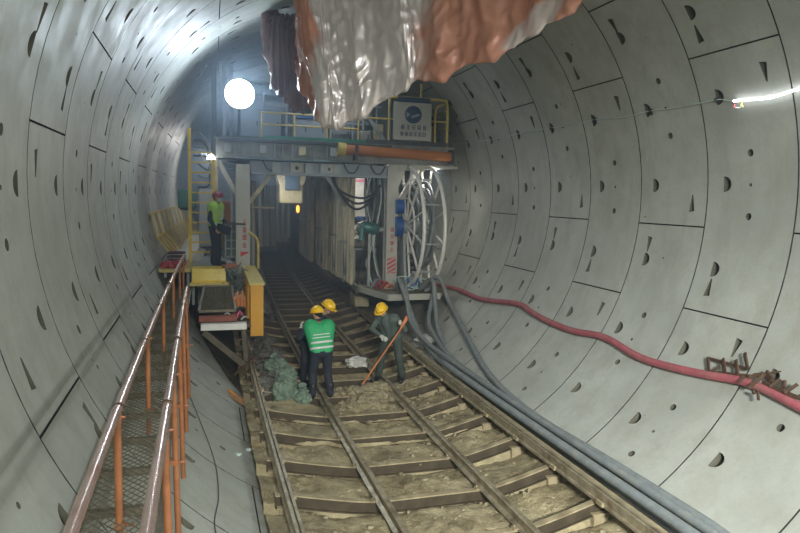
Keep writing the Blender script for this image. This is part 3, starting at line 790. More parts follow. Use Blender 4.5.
# long girders running back
for x in (-2.2, 2.9, -.9, .9): gp('long_girder', BLUEGREY, lambda mb: mb.box(x - .12, x + .12, G0 + .4, G0 + 12, 1.0, 1.32))
for q in range(5): gp('cross_beam', BLUEGREY, lambda mb: mb.box(-2.6, 3.3, G0 + 2.2 + 2.2 * q, G0 + 2.4 + 2.2 * q, .95, 1.25))
gp('top_deck', DARKST, lambda mb: mb.box(-2.55, 3.55, G0 + .0, G0 + 11, 1.385, 1.43))
gp('toe_board', GREENP, lambda mb: mb.box(-1.5, 1.2, G0 - .06, G0 - .03, 1.39, 1.47))
gp('toe_board', DARKST, lambda mb: mb.box(1.2, 3.68, G0 - .06, G0 - .03, 1.39, 1.50))
# big orange pipe slung on the front of the beam
gp('roller_pipe', ORPIPE, lambda mb: mb.tube([(.62, G0 - .22, 1.19), (3.55, G0 - .22, 1.11)], .13, 16))
gp('pipe_cap', YELPALE, lambda mb: mb.tube([(.42, G0 - .22, 1.20), (.62, G0 - .22, 1.19)], .17, 16))
for x in (.9, 3.58): gp('pipe_bracket', DARKST, lambda mb: mb.box(x - .04, x + .04, G0 - .36, G0 - .06, .92, 1.30))
# low deck on the right, with bogie
def lowdeck(mb):
    sec = [(1.66, G0 - 1.1), (3.3, G0 - 1.0), (3.55, G0 + .2), (3.3, G0 + 5.6), (1.16, G0 + 5.6), (1.22, G0 + .6)]
    mb.prism_z(sec, -2.64, -2.56)
gp('low_deck', mat('pale_muddy_deck', (.20, .18, .125), .75, .1, .2, 3, .2, (.2, .17, .11), .5, 2), lowdeck)
gp('deck_edge_beam', WHITEST, lambda mb: (mb.bar((1.64, G0 - 1.12, -2.63), (3.1, G0 - 1.02, -2.63), .05, .16), mb.bar((1.64, G0 - 1.12, -2.63), (1.20, G0 + .6, -2.63), .05, .16), mb.bar((1.20, G0 + .6, -2.63), (1.14, G0 + 5.6, -2.63), .05, .16)))
gp('bogie_leg', CREAM, lambda mb: mb.box(1.38, 1.56, G0 + 1.9, G0 + 2.1, -3.2, -2.64))
wheelbox = gp('bogie', CREAM, lambda mb: mb.box(1.32, 1.76, G0 + 1.6, G0 + 2.6, -3.33, -3.0, .03))
for q in (1.8, 2.4): gp('wheel', DARKST, lambda mb: mb.tube([(1.47, G0 + q, -3.28), (1.61, G0 + q, -3.28)], .12, 20), wheelbox)
# writing and hazard stripes on the columns
def glyph(mb, cx, cz, s_, st, w=.16, seed=0):
    """one square character built from brush bars"""
    r = random.Random(seed); t = w * .13
    rows = r.choice([(.0, .5, 1), (.05, .35, .68, 1), (.0, .33, .66, 1)])
    for q in rows:
        ww = w * r.uniform(.33, .5); mb.box(cx - ww, cx + ww, st - .006, st, cz - w / 2 + w * q - t / 2, cz - w / 2 + w * q + t / 2)
    for q in r.choice([(0,), (-.3, .3), (-.28, .05, .3)]): mb.box(cx + w * q - t / 2, cx + w * q + t / 2, st - .006, st, cz - w / 2, cz + w / 2)
for k in range(4): gp('red_character', RED, lambda mb: glyph(mb, 2.0, -.92 - k * .185, 0, G0, .105, 11 + k), cr_)
for k in range(4): gp('red_character', RED, lambda mb: glyph(mb, -1.96, -.76 - k * .20, 0, G0, .115, 21 + k), cl)
def stripes(mb):
    x0, x1, z0, z1 = 1.88, 2.12, -2.12, -1.66
    for k in range(-1, 5):
        a = z0 + k * .125
        q = [(x0, a - .04), (x1, a + .10), (x1, a + .165), (x0, a + .025)]
        q = [(x, min(max(z, z0), z1)) for x, z in q]
        if max(z for x, z in q) - min(z for x, z in q) > .03: mb.prism(q, G0 - .008, G0)
gp('hazard_stripe', RED, stripes, cr_)
gp('hazard_mark', RED, lambda mb: mb.prism([(-2.06, -1.53), (-1.86, -1.53), (-1.86, -1.56), (-2.06, -1.66)], G0 - .008, G0), cl)
# grab handle right of the left column
gp('grab_rail', YELPALE, lambda mb: mb.tube([(-1.86, G0 - .3, -1.0), (-1.68, G0 - .3, -1.15), (-1.63, G0 - .3, -1.35), (-1.63, G0 - .3, -1.95)], .035, 8, spl=4))
# guard rails on the deck
def railing(x0, x1, st, h, curved=False):
    z = 1.43
    if curved:
        gp('guard_rail', YELPALE, lambda mb: mb.tube([(x0, st, z + h), (x1 - .25, st, z + h), (x1 - .05, st, z + h - .08), (x1, st, z + h - .28), (x1, st, z - .1)], .042, 10, spl=5))
        gp('guard_rail', YELPALE, lambda mb: mb.tube([(x1 - .35, st, z), (x1 - .35, st, z + h - .35), (x1 - .28, st, z + h - .18), (x1 - .12, st, z + h - .12)], .035, 8, spl=5))
    else: gp('guard_rail', YELPALE, lambda mb: mb.tube([(x0, st, z + h), (x1, st, z + h)], .026, 8))
    gp('mid_rail', YELPALE, lambda mb: mb.tube([(x0, st, z + h * .52), (x1, st, z + h * .52)], .026, 8))
    n = max(2, int((x1 - x0) / .75))
    for q in range(n): gp('guard_post', YELPALE, lambda mb: mb.tube([(x0 + (x1 - x0) * q / n, st, z), (x0 + (x1 - x0) * q / n, st, z + h)], .026, 8))
railing(-1.55, 1.0, G0 - .02, .62)
railing(1.0, 3.50, G0 - .02, 1.22, True)
gp('guard_rail', YELPALE, lambda mb: (mb.tube([(3.45, G0, 2.35), (3.45, G0 + 4, 2.35)], .03, 8), mb.tube([(3.45, G0, 1.9), (3.45, G0 + 4, 1.9)], .025, 8)))
gp('post', YELPALE, lambda mb: mb.tube([(2.82, G0 + .3, 1.43), (2.82, G0 + .3, 3.1)], .035, 8))
gp('post', GREYST, lambda mb: mb.tube([(2.0, G0 + .5, 1.43), (2.0, G0 + .5, 3.3)], .05, 8))
gp('diagonal_strut', GREYST, lambda mb: mb.bar((1.15, G0 + .3, 2.35), (1.8, G0 + .3, 1.5), .10))
# mast and truss left of the lamp
for x in (-2.45, -2.28): gp('mast', BLUEGREY, lambda mb: mb.bar((x, G0 + .3, 1.38), (x, G0 + .3, 3.2), .10))
gp('mast', DARKST, lambda mb: mb.bar((-2.7, G0 + .3, .7), (-2.7, G0 + .3, 3.1), .12))

# equipment on the top deck
def cabinet(name, lab, x0, x1, s0, s1, z0, z1, m, cat='cabinet', doors=2, group=None):
    r = empty(name, ((x0 + x1) / 2, s0, z0), lab, cat, group)
    mb = MB(); mb.box(x0, x1, s0, s1, z0 + .05, z1, .02); mb.build('body', m, r)
    mb = MB(); mb.box(x0 + .05, x1 - .05, s0 + .05, s1 - .05, z0, z0 + .05); mb.build('plinth', DARKST, r)
    for k in range(doors):
        w = (x1 - x0) / doors; mb = MB(); mb.box(x0 + w * k + .03, x0 + w * (k + 1) - .03, s0 - .018, s0 + .005, z0 + .10, z1 - .05); d = mb.build('door', m, r)
        mb = MB(); mb.box(x0 + w * (k + 1) - .10, x0 + w * (k + 1) - .07, s0 - .04, s0 - .018, (z0 + z1) / 2 - .06, (z0 + z1) / 2 + .06); mb.build('handle', DARKST, d)
    return r
cabinet('equipment_cabinet', 'wide bluish cabinet on the gantry roof under the floodlight', -2.05, -.98, G0 + .7, G0 + 2, 1.43, 2.25, BLUEGREY)
cabinet('equipment_cabinet', 'low cabinet with a dark blue top on the gantry roof left of the silver sheet', -.70, .22, G0 + .6, G0 + 1.6, 1.43, 2.02, BLUEGREY)
mb = MB(); mb.box(-.62, .16, G0 + .5, G0 + 1.0, 2.03, 2.13); tag(mb.build('lid_box', BLUE), 'flat dark blue box lying on the low roof cabinet', 'box')
cabinet('equipment_cabinet', 'small grey cabinet on the gantry roof below the lowest tip of the sheet', .45, 1.0, G0 + 1.0, G0 + 1.8, 1.43, 2.0, GREYST, doors=1)
cabinet('equipment_cabinet', 'dark cabinet behind the white emblem board on the roof', 2.35, 3.1, G0 + 1.2, G0 + 2.2, 1.43, 2.5, GREYST, doors=1)
cabinet('equipment_cabinet', 'tall grey cabinet standing back on the gantry roof beneath the sheet', 1.1, 1.75, G0 + 1.6, G0 + 2.6, 1.43, 2.7, BLUEGREY, doors=1)
tk = empty('air_tank', (-1.6, G0 + 3.2, 1.43), 'horizontal bluish tank far back on the gantry roof', 'tank')
mb = MB(); mb.tube([(-2.0, G0 + 3.4, 2.5), (-1.95, G0 + 3.4, 2.5), (-.6, G0 + 3.4, 2.5), (-.55, G0 + 3.4, 2.5)], [.3, .5, .5, .3], 20); mb.build('shell', BLUEGREY, tk)
for x in (-1.8, -.8): mb = MB(); mb.box(x - .05, x + .05, G0 + 3.1, G0 + 3.7, 1.43, 2.1); mb.build('saddle', GREYST, tk)

# emblem board
sg = empty('sign_board', (2.48, G0 - .12, 1.6), 'white board with round dark blue emblem and two rows of characters on the railing', 'sign')
mb = MB(); mb.box(1.93, 3.0, G0 - .14, G0 - .10, 1.52, 2.52); mb.build('board', WHITEST, sg)
mb = MB(); mb.box(2.05, 2.95, G0 - .13, G0 - .10, 2.53, 2.66); mb.build('top_strip', NAVY, sg)
mb = MB(); mb.tube([(2.48, G0 - .15, 2.20), (2.48, G0 - .14, 2.20)], .235, 32, smooth=False); em = mb.build('emblem', NAVY, sg)
mb = MB(); mb.prism([(2.30, 2.12), (2.40, 2.19), (2.30, 2.28), (2.27, 2.2)], G0 - .156, G0 - .151); mb.prism([(2.42, 2.10), (2.66, 2.18), (2.64, 2.24), (2.44, 2.17)], G0 - .156, G0 - .151); mb.build('emblem_mark', BLUEGREY, em)
for k in range(5): mb = MB(); glyph(mb, 2.19 + .155 * k, 1.86, 0, G0 - .141, .11, 41 + k); mb.build('character', NAVY, sg)
for k in range(6): mb = MB(); glyph(mb, 2.17 + .127 * k, 1.68, 0, G0 - .141, .10, 61 + k); mb.build('character', NAVY, sg)

# hoist
ho = empty('hoist_trolley', (-.58, G0 + 1.5, -.35), 'cream coloured hoist box hanging under the gantry over the track', 'hoist')
mb = MB(); mb.box(-.92, -.26, 18.8, 19.8, -.28, .30, .03); mb.build('body', CREAM, ho)
mb = MB(); mb.prism([(-1.05, .55), (-.16, .55), (-.26, .25), (-.92, .25)], 18.75, 19.6); mb.build('yoke', CREAM, ho)
mb = MB(); mb.box(-.78, -.40, 18.70, 18.78, .12, .52); mb.build('dark_inset', NAVY, ho)
for x in (-.85, -.3): mb = MB(); mb.bar((x, 19.2, .5), (x, 19.2, 1.0), .05); mb.build('hanger', DARKST, ho)
mb = MB(); mb.ball((-0.050, 22.000, -0.496), (.06, .06, .13)); tag(mb.build('warning_lamp', LEDO), 'small glowing orange lamp below the cream hoist', 'lamp')

# equipment walls either side of the track inside the gantry
pl = ['nearest tall dirty cream panel right of the track', 'second dirty cream panel right of the track', 'third dirty cream panel right of the track', 'darkest farthest cream panel right of the track']
for k, (s0, s1, x, zt) in enumerate(((17.7, 19.1, .93, .62), (19.15, 21.0, .86, .60), (21.1, 23.6, .76, .60), (23.8, 28, .62, .7))):
    r = empty('machine_housing', (x, s0, -2.5), pl[k], 'panel', 'cream equipment panels beside the track')
    mb = MB(); mb.box(x, x + .12, s0, s1, -2.5 + .02 * k, zt, .015); mb.build('casing', CREAM, r)
    for q in range(int((s1 - s0) / .45)):
        ss = s0 + .2 + q * .45; mb = MB(); mb.box(x - .05, x, ss, ss + .07, -2.45, zt - .05); mb.build('rib', CREAM if q % 2 else GREYST, r)
    mb = MB(); mb.bar((x - .03, s0 + .1, -1.3 + .1 * k), (x - .03, s1 - .1, -1.35 + .1 * k), .05); mb.build('conduit', GREYST, r)
    mb = MB()
    mb.box(x + .02, x + .10, s0 - .03, s0 + .01, -2.45, zt - .03)
    mb.build('rib', CREAM, r)
# left inner equipment
for k, (s0, x) in enumerate(((20.5, -2.25), (22.5, -2.15), (25, -2.1), (28, -2.05))):
    lab = ['pale vertical pipe stack just right of the left column', 'second vertical pipe stack right of the left column', 'dim pipe stack deeper in the tunnel on the left', 'last dim pipe stack far inside on the left'][k]
    r = empty('pipe_stack', (x, s0, -2.6), lab, 'pipes', 'vertical pipes left of the track')
    for q in range(4): mb = MB(); mb.tube([(x + q * .13 + .3, s0 + q * .25, -2.4), (x + q * .13 + .3, s0 + q * .25, .4)], .09 - .01 * (q % 2), 10); mb.build('pipe', WHITEST if q % 2 else GREYST, r)
    mb = MB(); mb.box(x - .1, x + .9, s0 - .1, s0 + 1.2, -2.62, -2.42); mb.build('base', DARKST, r)
mb = MB(); mb.bar((-1.9, 21, -.45), (-.9, 21, -.45), .10, .06); tag(mb.build('cross_bar', CREAM), 'thin cream bar crossing below the hoist between pipes', 'bar')
cabinet('control_cabinet', 'green cabinet on the left wall behind the yellow ladder', -3.75, -3.25, 20, 20.6, -.55, .05, mat('dull_green_paint', (.03, .12, .09), .6), doors=1)
cabinet('control_cabinet', 'orange cabinet behind the shoulder of the lime vested worker', -2.62, -2.28, 18.6, 18.9, -1.6, -.25, mat('orange_cabinet_paint', (.45, .18, .07), .5), doors=1)
cabinet('control_cabinet', 'grey cabinet deep inside on the left behind the ladder', -3.2, -2.65, 21, 21.6, -1.75, .1, GREYST, doors=1)
# grey wire cage beside the worker
cg = empty('wire_cage', (-2.5, 17.9, -1.76), 'grey wire mesh cage left of the big column', 'cage')
mb = MB()
for q in range(5): mb.bar((-2.45, 17.6, -1.7 + q * .22), (-2.1, 17.6, -1.7 + q * .22), .03)
for q in range(3): mb.bar((-2.43 + q * .15, 17.6, -1.72), (-2.43 + q * .15, 17.6, -.75), .03)
mb.build('grille', GREYST, cg)
mb = MB(); mb.box(-2.5, -2.1, 17.95, 18.0, -1.76, -.8); mb.build('back_plate', GREYGR, cg)

# cable reel
RX, RS, RZ, RRAD = 2.70, 17.25, -.83, 1.64
reel = empty('cable_reel', (RX, RS, RZ - RRAD), 'huge white hoop cable reel at the right end of the gantry', 'reel')
def ring(mb, x, r, t, n=40): mb.tube([(x, RS + r * math.cos(2 * PI * k / n), RZ + r * math.sin(2 * PI * k / n)) for k in range(n)], t, 8, closed=True)
for x in (RX - .28, RX + .28):
    mb = MB(); ring(mb, x, RRAD, .05); mb.build('outer_hoop', REELW, reel)
    mb = MB(); ring(mb, x, .78, .028, 30); mb.build('inner_hoop', REELW, reel)
    for k in range(12):
        a = 2 * PI * k / 12 + .13
        mb = MB(); mb.bar((x, RS + .2 * math.cos(a), RZ + .2 * math.sin(a)), (x, RS + RRAD * math.cos(a + .1), RZ + RRAD * math.sin(a + .1)), .055, .03); mb.build('spoke', REELW, reel)
mb = MB(); mb.tube([(RX - .5, RS, RZ), (RX + .36, RS, RZ)], .19, 16); mb.build('hub', GREYST, reel)
mb = MB(); mb.tube([(RX - .62, RS, RZ), (RX - .42, RS, RZ)], .28, 18); mb.tube([(RX - .62, RS - .1, RZ + .55), (RX - .42, RS - .1, RZ + .55)], .2, 18); mb.build('drive_motor', BLUE, reel)
mb = MB()
pts = []
for k in range(260):
    a = 2 * PI * k / 28; lay = k / 260; r = .86 + .42 * lay
    pts.append((RX + .2 * math.sin(k * .17), RS + r * math.cos(a), RZ + r * math.sin(a)))
mb.tube(pts, .045, 7); mb.build('wound_cable', HOSEG, reel)
for k in range(8):
    a = 2 * PI * k / 8 + .3
    mb = MB(); mb.bar((RX - .28, RS + 1.35 * math.cos(a), RZ + 1.35 * math.sin(a)), (RX + .28, RS + 1.35 * math.cos(a), RZ + 1.35 * math.sin(a)), .04); mb.build('cross_tie', GREYST, reel)
mb = MB(); mb.prism_x([(RS - .5, -2.56), (RS + .5, -2.56), (RS + .1, RZ), (RS - .1, RZ)], RX - .42, RX - .36); mb.build('stand', GREYST, reel)

# valve, hoses and wrapped bags between the columns
vl = empty('valve_motor', (1.5, 17.6, -1.1), 'dusty teal valve and motor between the two right columns', 'motor')
mb = MB(); mb.tube([(1.20, 17.6, -.86), (1.28, 17.6, -.86), (1.62, 17.6, -.92), (1.72, 17.6, -.94)], [.10, .17, .16, .09], 14); mb.build('motor_body', TEAL, vl)
mb = MB(); mb.tube([(1.24, 17.55, -.9), (1.20, 17.5, -1.25)], .07, 10); mb.build('spout', TEAL, vl)
mb = MB(); mb.tube([(1.2, 17.6, -.66), (1.2, 17.6, -.58)], .13, 12); mb.build('hand_wheel', BLUE, vl)
mb = MB(); mb.tube([(1.7, 17.6, -.94), (2.0, 17.62, -.94)], .06, 10); mb.build('outlet_pipe', WHITEST, vl)
mb = MB(); mb.bar((1.45, 17.62, -2.54), (1.45, 17.62, -1.0), .07); mb.build('stand', GREYST, vl)
hs = random.Random(12)
for k in range(9):
    x = 1.35 + .055 * k; m_ = [BLACKC, HOSEG, BLACKC, WHITEC][k % 4]
    mb = MB(); mb.tube([(x + hs.uniform(-.05, .05), 17.75 + .05 * (k % 3), .75), (x + hs.uniform(-.16, .16), 17.75, -.1), (x + hs.uniform(-.12, .12), 17.75, -1.2), (x + hs.uniform(-.1, .1), 17.8, -1.9), (x + hs.uniform(-.2, .2), 17.7, -2.5)], .022 + .008 * (k % 2), 8, spl=6)
    tag(mb.build('hanging_hose', m_), 'thin hose hanging down between the two right gantry columns', 'hose', 'thin hoses between the right columns')
for k in range(3):
    z = .45 - .1 * k
    mb = MB(); mb.tube([(.3, G0 + .5, .75), (.5 + .05 * k, G0 + .4, .2 - .08 * k), (1.0, G0 + .35, -.05 - .16 * k), (1.4, G0 + .4, -.02 - .1 * k), (1.75, G0 + .4, .3)], .032, 8, spl=8)
    tag(mb.build('looped_cable', BLACKC), 'thick black cable sagging below the gantry beam beside the reel column', 'cable', 'sagging black cables under the beam')
for k, (x, ss, z) in enumerate(((1.5, 19.0, -1.35), (1.75, 19.2, -1.42), (1.35, 19.4, -1.12), (1.65, 19.1, -.95))):
    mb = MB(); mb.ball((x, ss, z), (.26, .2, .18), 14, 10, .3, k + 3)
    tag(mb.build('wrapped_bag', PALE), 'pale bag piled on the shelf between the right columns', 'bag', 'pale bags between the right columns')
sh = empty('steel_shelf', (1.55, 19.1, -2.5), 'low shelf carrying pale bags between the right columns', 'shelf')
mb = MB(); mb.box(1.25, 1.95, 18.8, 19.6, -1.62, -1.56); mb.build('board', GREYST, sh)
for x in (1.29, 1.91): mb = MB(); mb.box(x - .03, x + .03, 18.84, 18.9, -2.55, -1.62); mb.build('leg', GREYST, sh)
pk = empty('pink_frame', (1.35, 19.5, .0), 'slim pink pipe frame near the top between the right columns', 'frame')
mb = MB(); mb.bar((1.25, 19.5, .45), (1.85, 19.5, .45), .06); mb.build('top_bar', PINK, pk)
mb = MB(); mb.bar((1.25, 19.5, .45), (1.22, 19.5, -.5), .06); mb.build('side_bar', PINK, pk)
mb = MB(); mb.box(1.3, 2.0, 20.4, 20.6, -.7, .7, .02); tag(mb.build('white_panel', PALE), 'white panel seen through the gap between the right columns', 'panel')
mb = MB(); mb.tube([(1.32, 19.3, .66), (1.72, 19.3, .70)], .035, 8); tag(mb.build('tube_lamp', LEDW), 'short bright tube lamp glowing under the gantry roof', 'lamp')
# tangles on the low deck
r4 = random.Random(9)
for k in range(9):
    cx, cs = r4.uniform(2.25, 2.75), r4.uniform(16.45, 16.9); ra = r4.uniform(.12, .3); a0 = r4.random() * 6
    mb = MB(); mb.tube([(cx + ra * math.cos(a0 + q * .7), cs + .5 * ra * math.sin(a0 + q * .7), -2.50 + .33 * abs(math.sin(q * .35 + k)) * (1 if k < 6 else .3)) for q in range(10)], .016, 6, spl=4)
    tag(mb.build('coiled_cable', WHITEC if k % 4 else mat('blue_cable', (.03, .16, .42), .4)), 'thin cable tangled on the low deck beside the striped column', 'cable', 'tangled cables on the low deck')
for k in range(6):
    mb = MB(); x = r4.uniform(1.4, 1.75); ss = r4.uniform(16.8, 17.6)
    mb.tube([(x, ss, -2.52), (x + .2, ss + .1, -2.40 + .05 * (k % 3)), (x + .32, ss + .15, -2.5)], .035, 8, spl=5)
    tag(mb.build('hose_offcut', [mat('salmon_hose', (.55, .24, .14), .5), REDTARP, HOSEG][k % 3]), 'hose offcut heaped at the left foot of the striped column', 'hose', 'hose offcuts on the low deck')

# loops of hose and small lamp at the upper left
for k in range(4):
    mb = MB(); z = 1.35 - .2 * k
    mb.tube([(-3.2, 17.4, z + .15), (-3.0 + .05 * k, 17.35, z + .1), (-2.82, 17.3, z - .25), (-2.85, 17.3, z - .6), (-3.1, 17.3, z - .35 - .1 * k)], .022, 8, spl=6)
    tag(mb.build('hose_loop', BLACKC if k % 2 else HOSEG), 'dark hose loop hanging between the ladder top and the gantry mast', 'hose', 'hose loops above the ladder')
sl = empty('work_lamp', (-2.78, 17.0, .80), 'small bright white lamp hanging above the yellow ladder', 'lamp')
mb = MB(); mb.tube([(-2.78, 17.0, .80), (-2.78, 17.0, .86), (-2.78, 17.0, .92)], [.10, .09, .04], 12); mb.build('lamp_head', LEDW, sl)
mb = MB(); mb.tube([(-2.78, 17.0, .92), (-2.74, 17.02, 1.5)], .015, 6); mb.build('cord', BLACKC, sl)

# floodlight
fl = empty('floodlight', (-2.1, 16.5, 2.0), 'dazzling round floodlight high on the gantry', 'floodlight')
mb = MB(); mb.tube([(-2.1, 16.42, 2.37), (-2.1, 16.46, 2.37)], [.33, .34], 32, smooth=False); mb.build('glowing_lens', LAMPM, fl)
mb = MB(); mb.tube([(-2.1, 16.465, 2.37), (-2.1, 16.5, 2.37), (-2.1, 16.7, 2.37), (-2.1, 16.8, 2.37)], [.36, .37, .25, .10], 28); mb.build('housing', DARKST, fl)
mb = MB(); mb.bar((-2.1, 16.7, 2.1), (-2.1, 17.25, 1.4), .06); mb.build('bracket', DARKST, fl)

# pale equipment standing deep in the tunnel, seen through the portal
for k, (px0, s0, zt) in enumerate(((-1.0, 27.5, .35), (-.35, 30, .35), (.0, 33, .4), (-2.3, 33, .5))):
    lab = ['pale upright pipes deep in the tunnel just left of the orange lamp', 'pale upright pipes deep in the tunnel just right of the orange lamp', 'faint upright pipes beside the darkest end of the cream housings', 'faint upright pipes far away behind the left column'][k]
    r = empty('pipe_stack', (px0, s0, -2.4), lab, 'pipes', 'vertical pipes left of the track')
    for q in range(3): mb = MB(); mb.tube([(px0 + q * .26, s0 + q * .2, -2.2), (px0 + q * .26, s0 + q * .2, zt)], .11, 10); mb.build('pipe', WHITEST, r)
    mb = MB(); mb.box(px0 - .15, px0 + .7, s0 - .1, s0 + .6, -2.4, -2.2); mb.build('base', DARKST, r)

# clutter bolted to the gantry front and roof
def cyl_(mb, a, b, r, n=8): mb.tube([a, b], r, n)
gp('cable_tray', DARKST, lambda mb: (mb.box(-2.6, 1.9, G0 - .16, G0 - .10, 1.30, 1.36), mb.box(-2.6, 1.9, G0 - .12, G0 - .02, 1.28, 1.30)))
for k in range(3): gp('conduit', [BLACKC, GREYST, TEAL][k], lambda mb: mb.tube([(-2.5 + .3 * k, G0 - .06, .86 + .02 * k), (-1.0, G0 - .07, .84), (.2, G0 - .06, .85 + .02 * k), (1.7 - .2 * k, G0 - .06, .83)], .018, 6, spl=4))
for x in (-2.38, -1.5, -.5, .32): gp('junction_box', [GREYST, CREAM, BLUEGREY, GREYST][int(abs(x * 2)) % 4], lambda mb: mb.box(x - .09, x + .09, G0 - .14, G0 - .02, 1.0, 1.22, .01))
for x in (-1.5, .62, 1.35): gp('hanging_lead', BLACKC, lambda mb: mb.tube([(x, G0 + .0, .84), (x + .12, G0 - .02, .62), (x + .3, G0, .60), (x + .42, G0, .80)], .014, 6, spl=5))
for x, h in ((-1.45, 1.2), (-.85, .9), (.35, 1.5), (.95, 1.3), (1.25, 1.0), (1.62, 1.5)): gp('roof_post', GREYST, lambda mb: mb.bar((x, G0 + .55, 1.43), (x, G0 + .55, 1.43 + h), .05))
for z in (1.95, 2.45): gp('roof_rail', BLUEGREY, lambda mb: mb.bar((.3, G0 + .6, z), (1.75, G0 + .6, z), .06))
gp('roof_rail', GREYST, lambda mb: mb.bar((-1.5, G0 + .6, 2.35), (-.3, G0 + .6, 2.35), .06))
cabinet('electric_box', 'small white box by the foot of the diagonal roof strut', 1.12, 1.42, G0 + .3, G0 + .5, 1.43, 1.75, WHITEST, 'box', 1)
cabinet('electric_box', 'small yellowish box on the roof just left of the white emblem board', 1.5, 1.78, G0 + .3, G0 + .5, 1.43, 1.95, CREAM, 'box', 1)
sg2 = empty('pump_unit', (3.2, G0 + .5, 1.43), 'grey pump standing behind the curved yellow rail end', 'pump')
mb = MB(); mb.tube([(3.2, G0 + .6, 1.5), (3.2, G0 + .6, 2.0)], .08, 12); mb.build('pump_column', GREYST, sg2)
mb = MB(); mb.tube([(3.2, G0 + .6, 2.0), (3.2, G0 + .6, 2.08), (3.2, G0 + .6, 2.2), (3.2, G0 + .6, 2.3)], [.1, .24, .24, .06], 16); mb.build('pump_head', DARKST, sg2)
mb = MB(); mb.box(3.0, 3.4, G0 + .4, G0 + .8, 1.43, 1.5); mb.build('base', DARKST, sg2)

# ------------------------------------------------------------------ hoses on the right
def hose(name, pts, r, m, lab, cat='hose', group=None, n=10, spl=5):
    mb = MB(); mb.tube(pts, r, n, spl=spl); o = mb.build(name, m); return tag(o, lab, cat, group)
rh = [(2.55, 17.2, -2.5), (3.05, 17.0, -2.42), (3.501, 16.045, -2.427), (3.547, 14.444, -2.449), (3.665, 12.735, -2.286), (3.627, 12.002, -2.346), (3.596, 11.242, -2.393), (3.594, 10.298, -2.397), (3.641, 9.392, -2.325), (3.585, 8.472, -2.411), (3.586, 7.872, -2.409), (3.626, 7.083, -2.348), (3.675, 6.423, -2.270), (3.672, 6.015, -2.276), (3.640, 5.533, -2.327), (3.615, 5.0, -2.37), (3.60, 4.2, -2.39), (3.60, 2, -2.39)]
hose('ribbed_hose', rh, .058, HOSER, 'long pink red hose sagging along the right wall', n=12)
hg = 'grey hoses along the outer right rail'
def onw(x, s, z, r=.06): return (x, s, z)
h1 = [(2.0, 16.4, -2.5), (1.870, 15.900, -2.147), (2.038, 15.600, -2.753), (2.050, 15.000, -3.154), (2.089, 14.300, -3.453), (2.141, 13.300, -3.665), (1.83, 12.3, -3.42), (1.86, 11, -3.44), (1.88, 9, -3.44), (1.90, 7, -3.44), (1.92, 5, -3.44), (1.92, 2.5, -3.44)]
h2 = [(2.6, 16.4, -2.45), (2.767, 15.900, -2.157), (2.767, 15.600, -2.770), (2.656, 15.000, -3.301), (2.639, 14.200, -3.623), (2.657, 13.200, -3.803), (2.02, 12.0, -3.56), (2.02, 10.5, -3.60), (2.04, 9, -3.62), (2.05, 7, -3.62), (2.05, 5, -3.62), (2.05, 2.5, -3.62)]
h3 = [(2.75, 16.5, -2.45), (2.931, 15.900, -2.080), (3.223, 15.881, -2.693), (2.990, 14.302, -3.048), (2.738, 12.859, -3.315), (2.556, 11.782, -3.470), (2.426, 10.575, -3.562), (2.365, 9.141, -3.603), (2.407, 7.516, -3.575), (2.423, 6.468, -3.564), (2.429, 5.541, -3.560), (2.42, 5, -3.57), (2.4, 2.5, -3.58)]
h4 = [(2.0, 16.3, -2.5), (2.064, 16.000, -2.293), (1.98, 15.2, -3.05), (2.06, 14.2, -3.38), (2.10, 13, -3.45), (2.14, 11, -3.47), (2.16, 9, -3.48), (2.18, 7, -3.47), (2.18, 5, -3.47), (2.16, 2.5, -3.47)]
h5 = [(2.7, 16.3, -2.5), (2.872, 16.100, -2.451), (2.46, 15.2, -3.1), (2.36, 14.3, -3.35), (2.29, 13.2, -3.50), (2.28, 12, -3.56), (2.28, 10, -3.58), (2.29, 8, -3.58), (2.29, 6, -3.57), (2.29, 2.5, -3.58)]
for pts, lab in ((h1, 'grey hose leaving the low deck edge nearest the striped column'), (h2, 'grey hose dropping straight down under the big reel'), (h3, 'rightmost grey hose, curving over the white lining'), (h4, 'grey hose hidden tight beside the outer rail ledge'), (h5, 'grey hose lying between its neighbours against the lining')):
    hose('grey_hose', pts, .062 if pts in (h1, h2, h3) else .055, HOSEG, lab, 'hose', hg, 12)

# cable strung along the right wall and the LED strip
cb = [(4.066, 18.181, 1.573), (4.099, 15.531, 1.487), (4.102, 13.984, 1.507), (4.083, 13.152, 1.500), (4.106, 12.392, 1.496), (4.094, 11.498, 1.470), (4.105, 10.749, 1.499), (4.101, 9.878, 1.450), (4.116, 9.148, 1.468), (4.113, 8.569, 1.446), (4.112, 8.010, 1.450), (4.111, 7.656, 1.453), (4.118, 7.419, 1.402)]
hose('strung_cable', [(3.6, 18.6, 1.6)] + cb, .008, WHITEC, 'thin pale cable strung across the right wall to the glowing strip', 'cable', n=6)
led = [(4.109, 7.374, 1.396), (4.115, 7.084, 1.378), (4.121, 6.764, 1.361), (4.113, 6.531, 1.384), (4.107, 6.325, 1.403), wallpt(19.2, 5.4, 4.34), wallpt(18.6, 4.2, 4.34), wallpt(19.2, 3.0, 4.34), wallpt(18.8, 1.5, 4.34), wallpt(19, -.5, 4.34)]
ls = empty('strip_and_fill_light', (4.109, 7.374, 1.396), 'glowing white light strip fixed on the right wall at the frame edge', 'light strip')
mb = MB(); mb.tube(led, .017, 8, spl=5); mb.build('glowing_tube', LEDM, ls)
for k, ((px, c)) in enumerate(((0, RED), (.05, WHITEC), (.10, YEL))):
    a = Vector((4.110, 7.335, 1.364)); mb = MB()
    mb.tube([a, a + Vector((-.02, 0, -.05 - .01 * k)), a + Vector((-.03, -.06 - px, -.08)), a + Vector((-.02, -.13, -.04)), a + Vector((-.01, -.12, 0))][k:k + 3], .008, 6, spl=4); mb.build('loose_wire', c, ls)
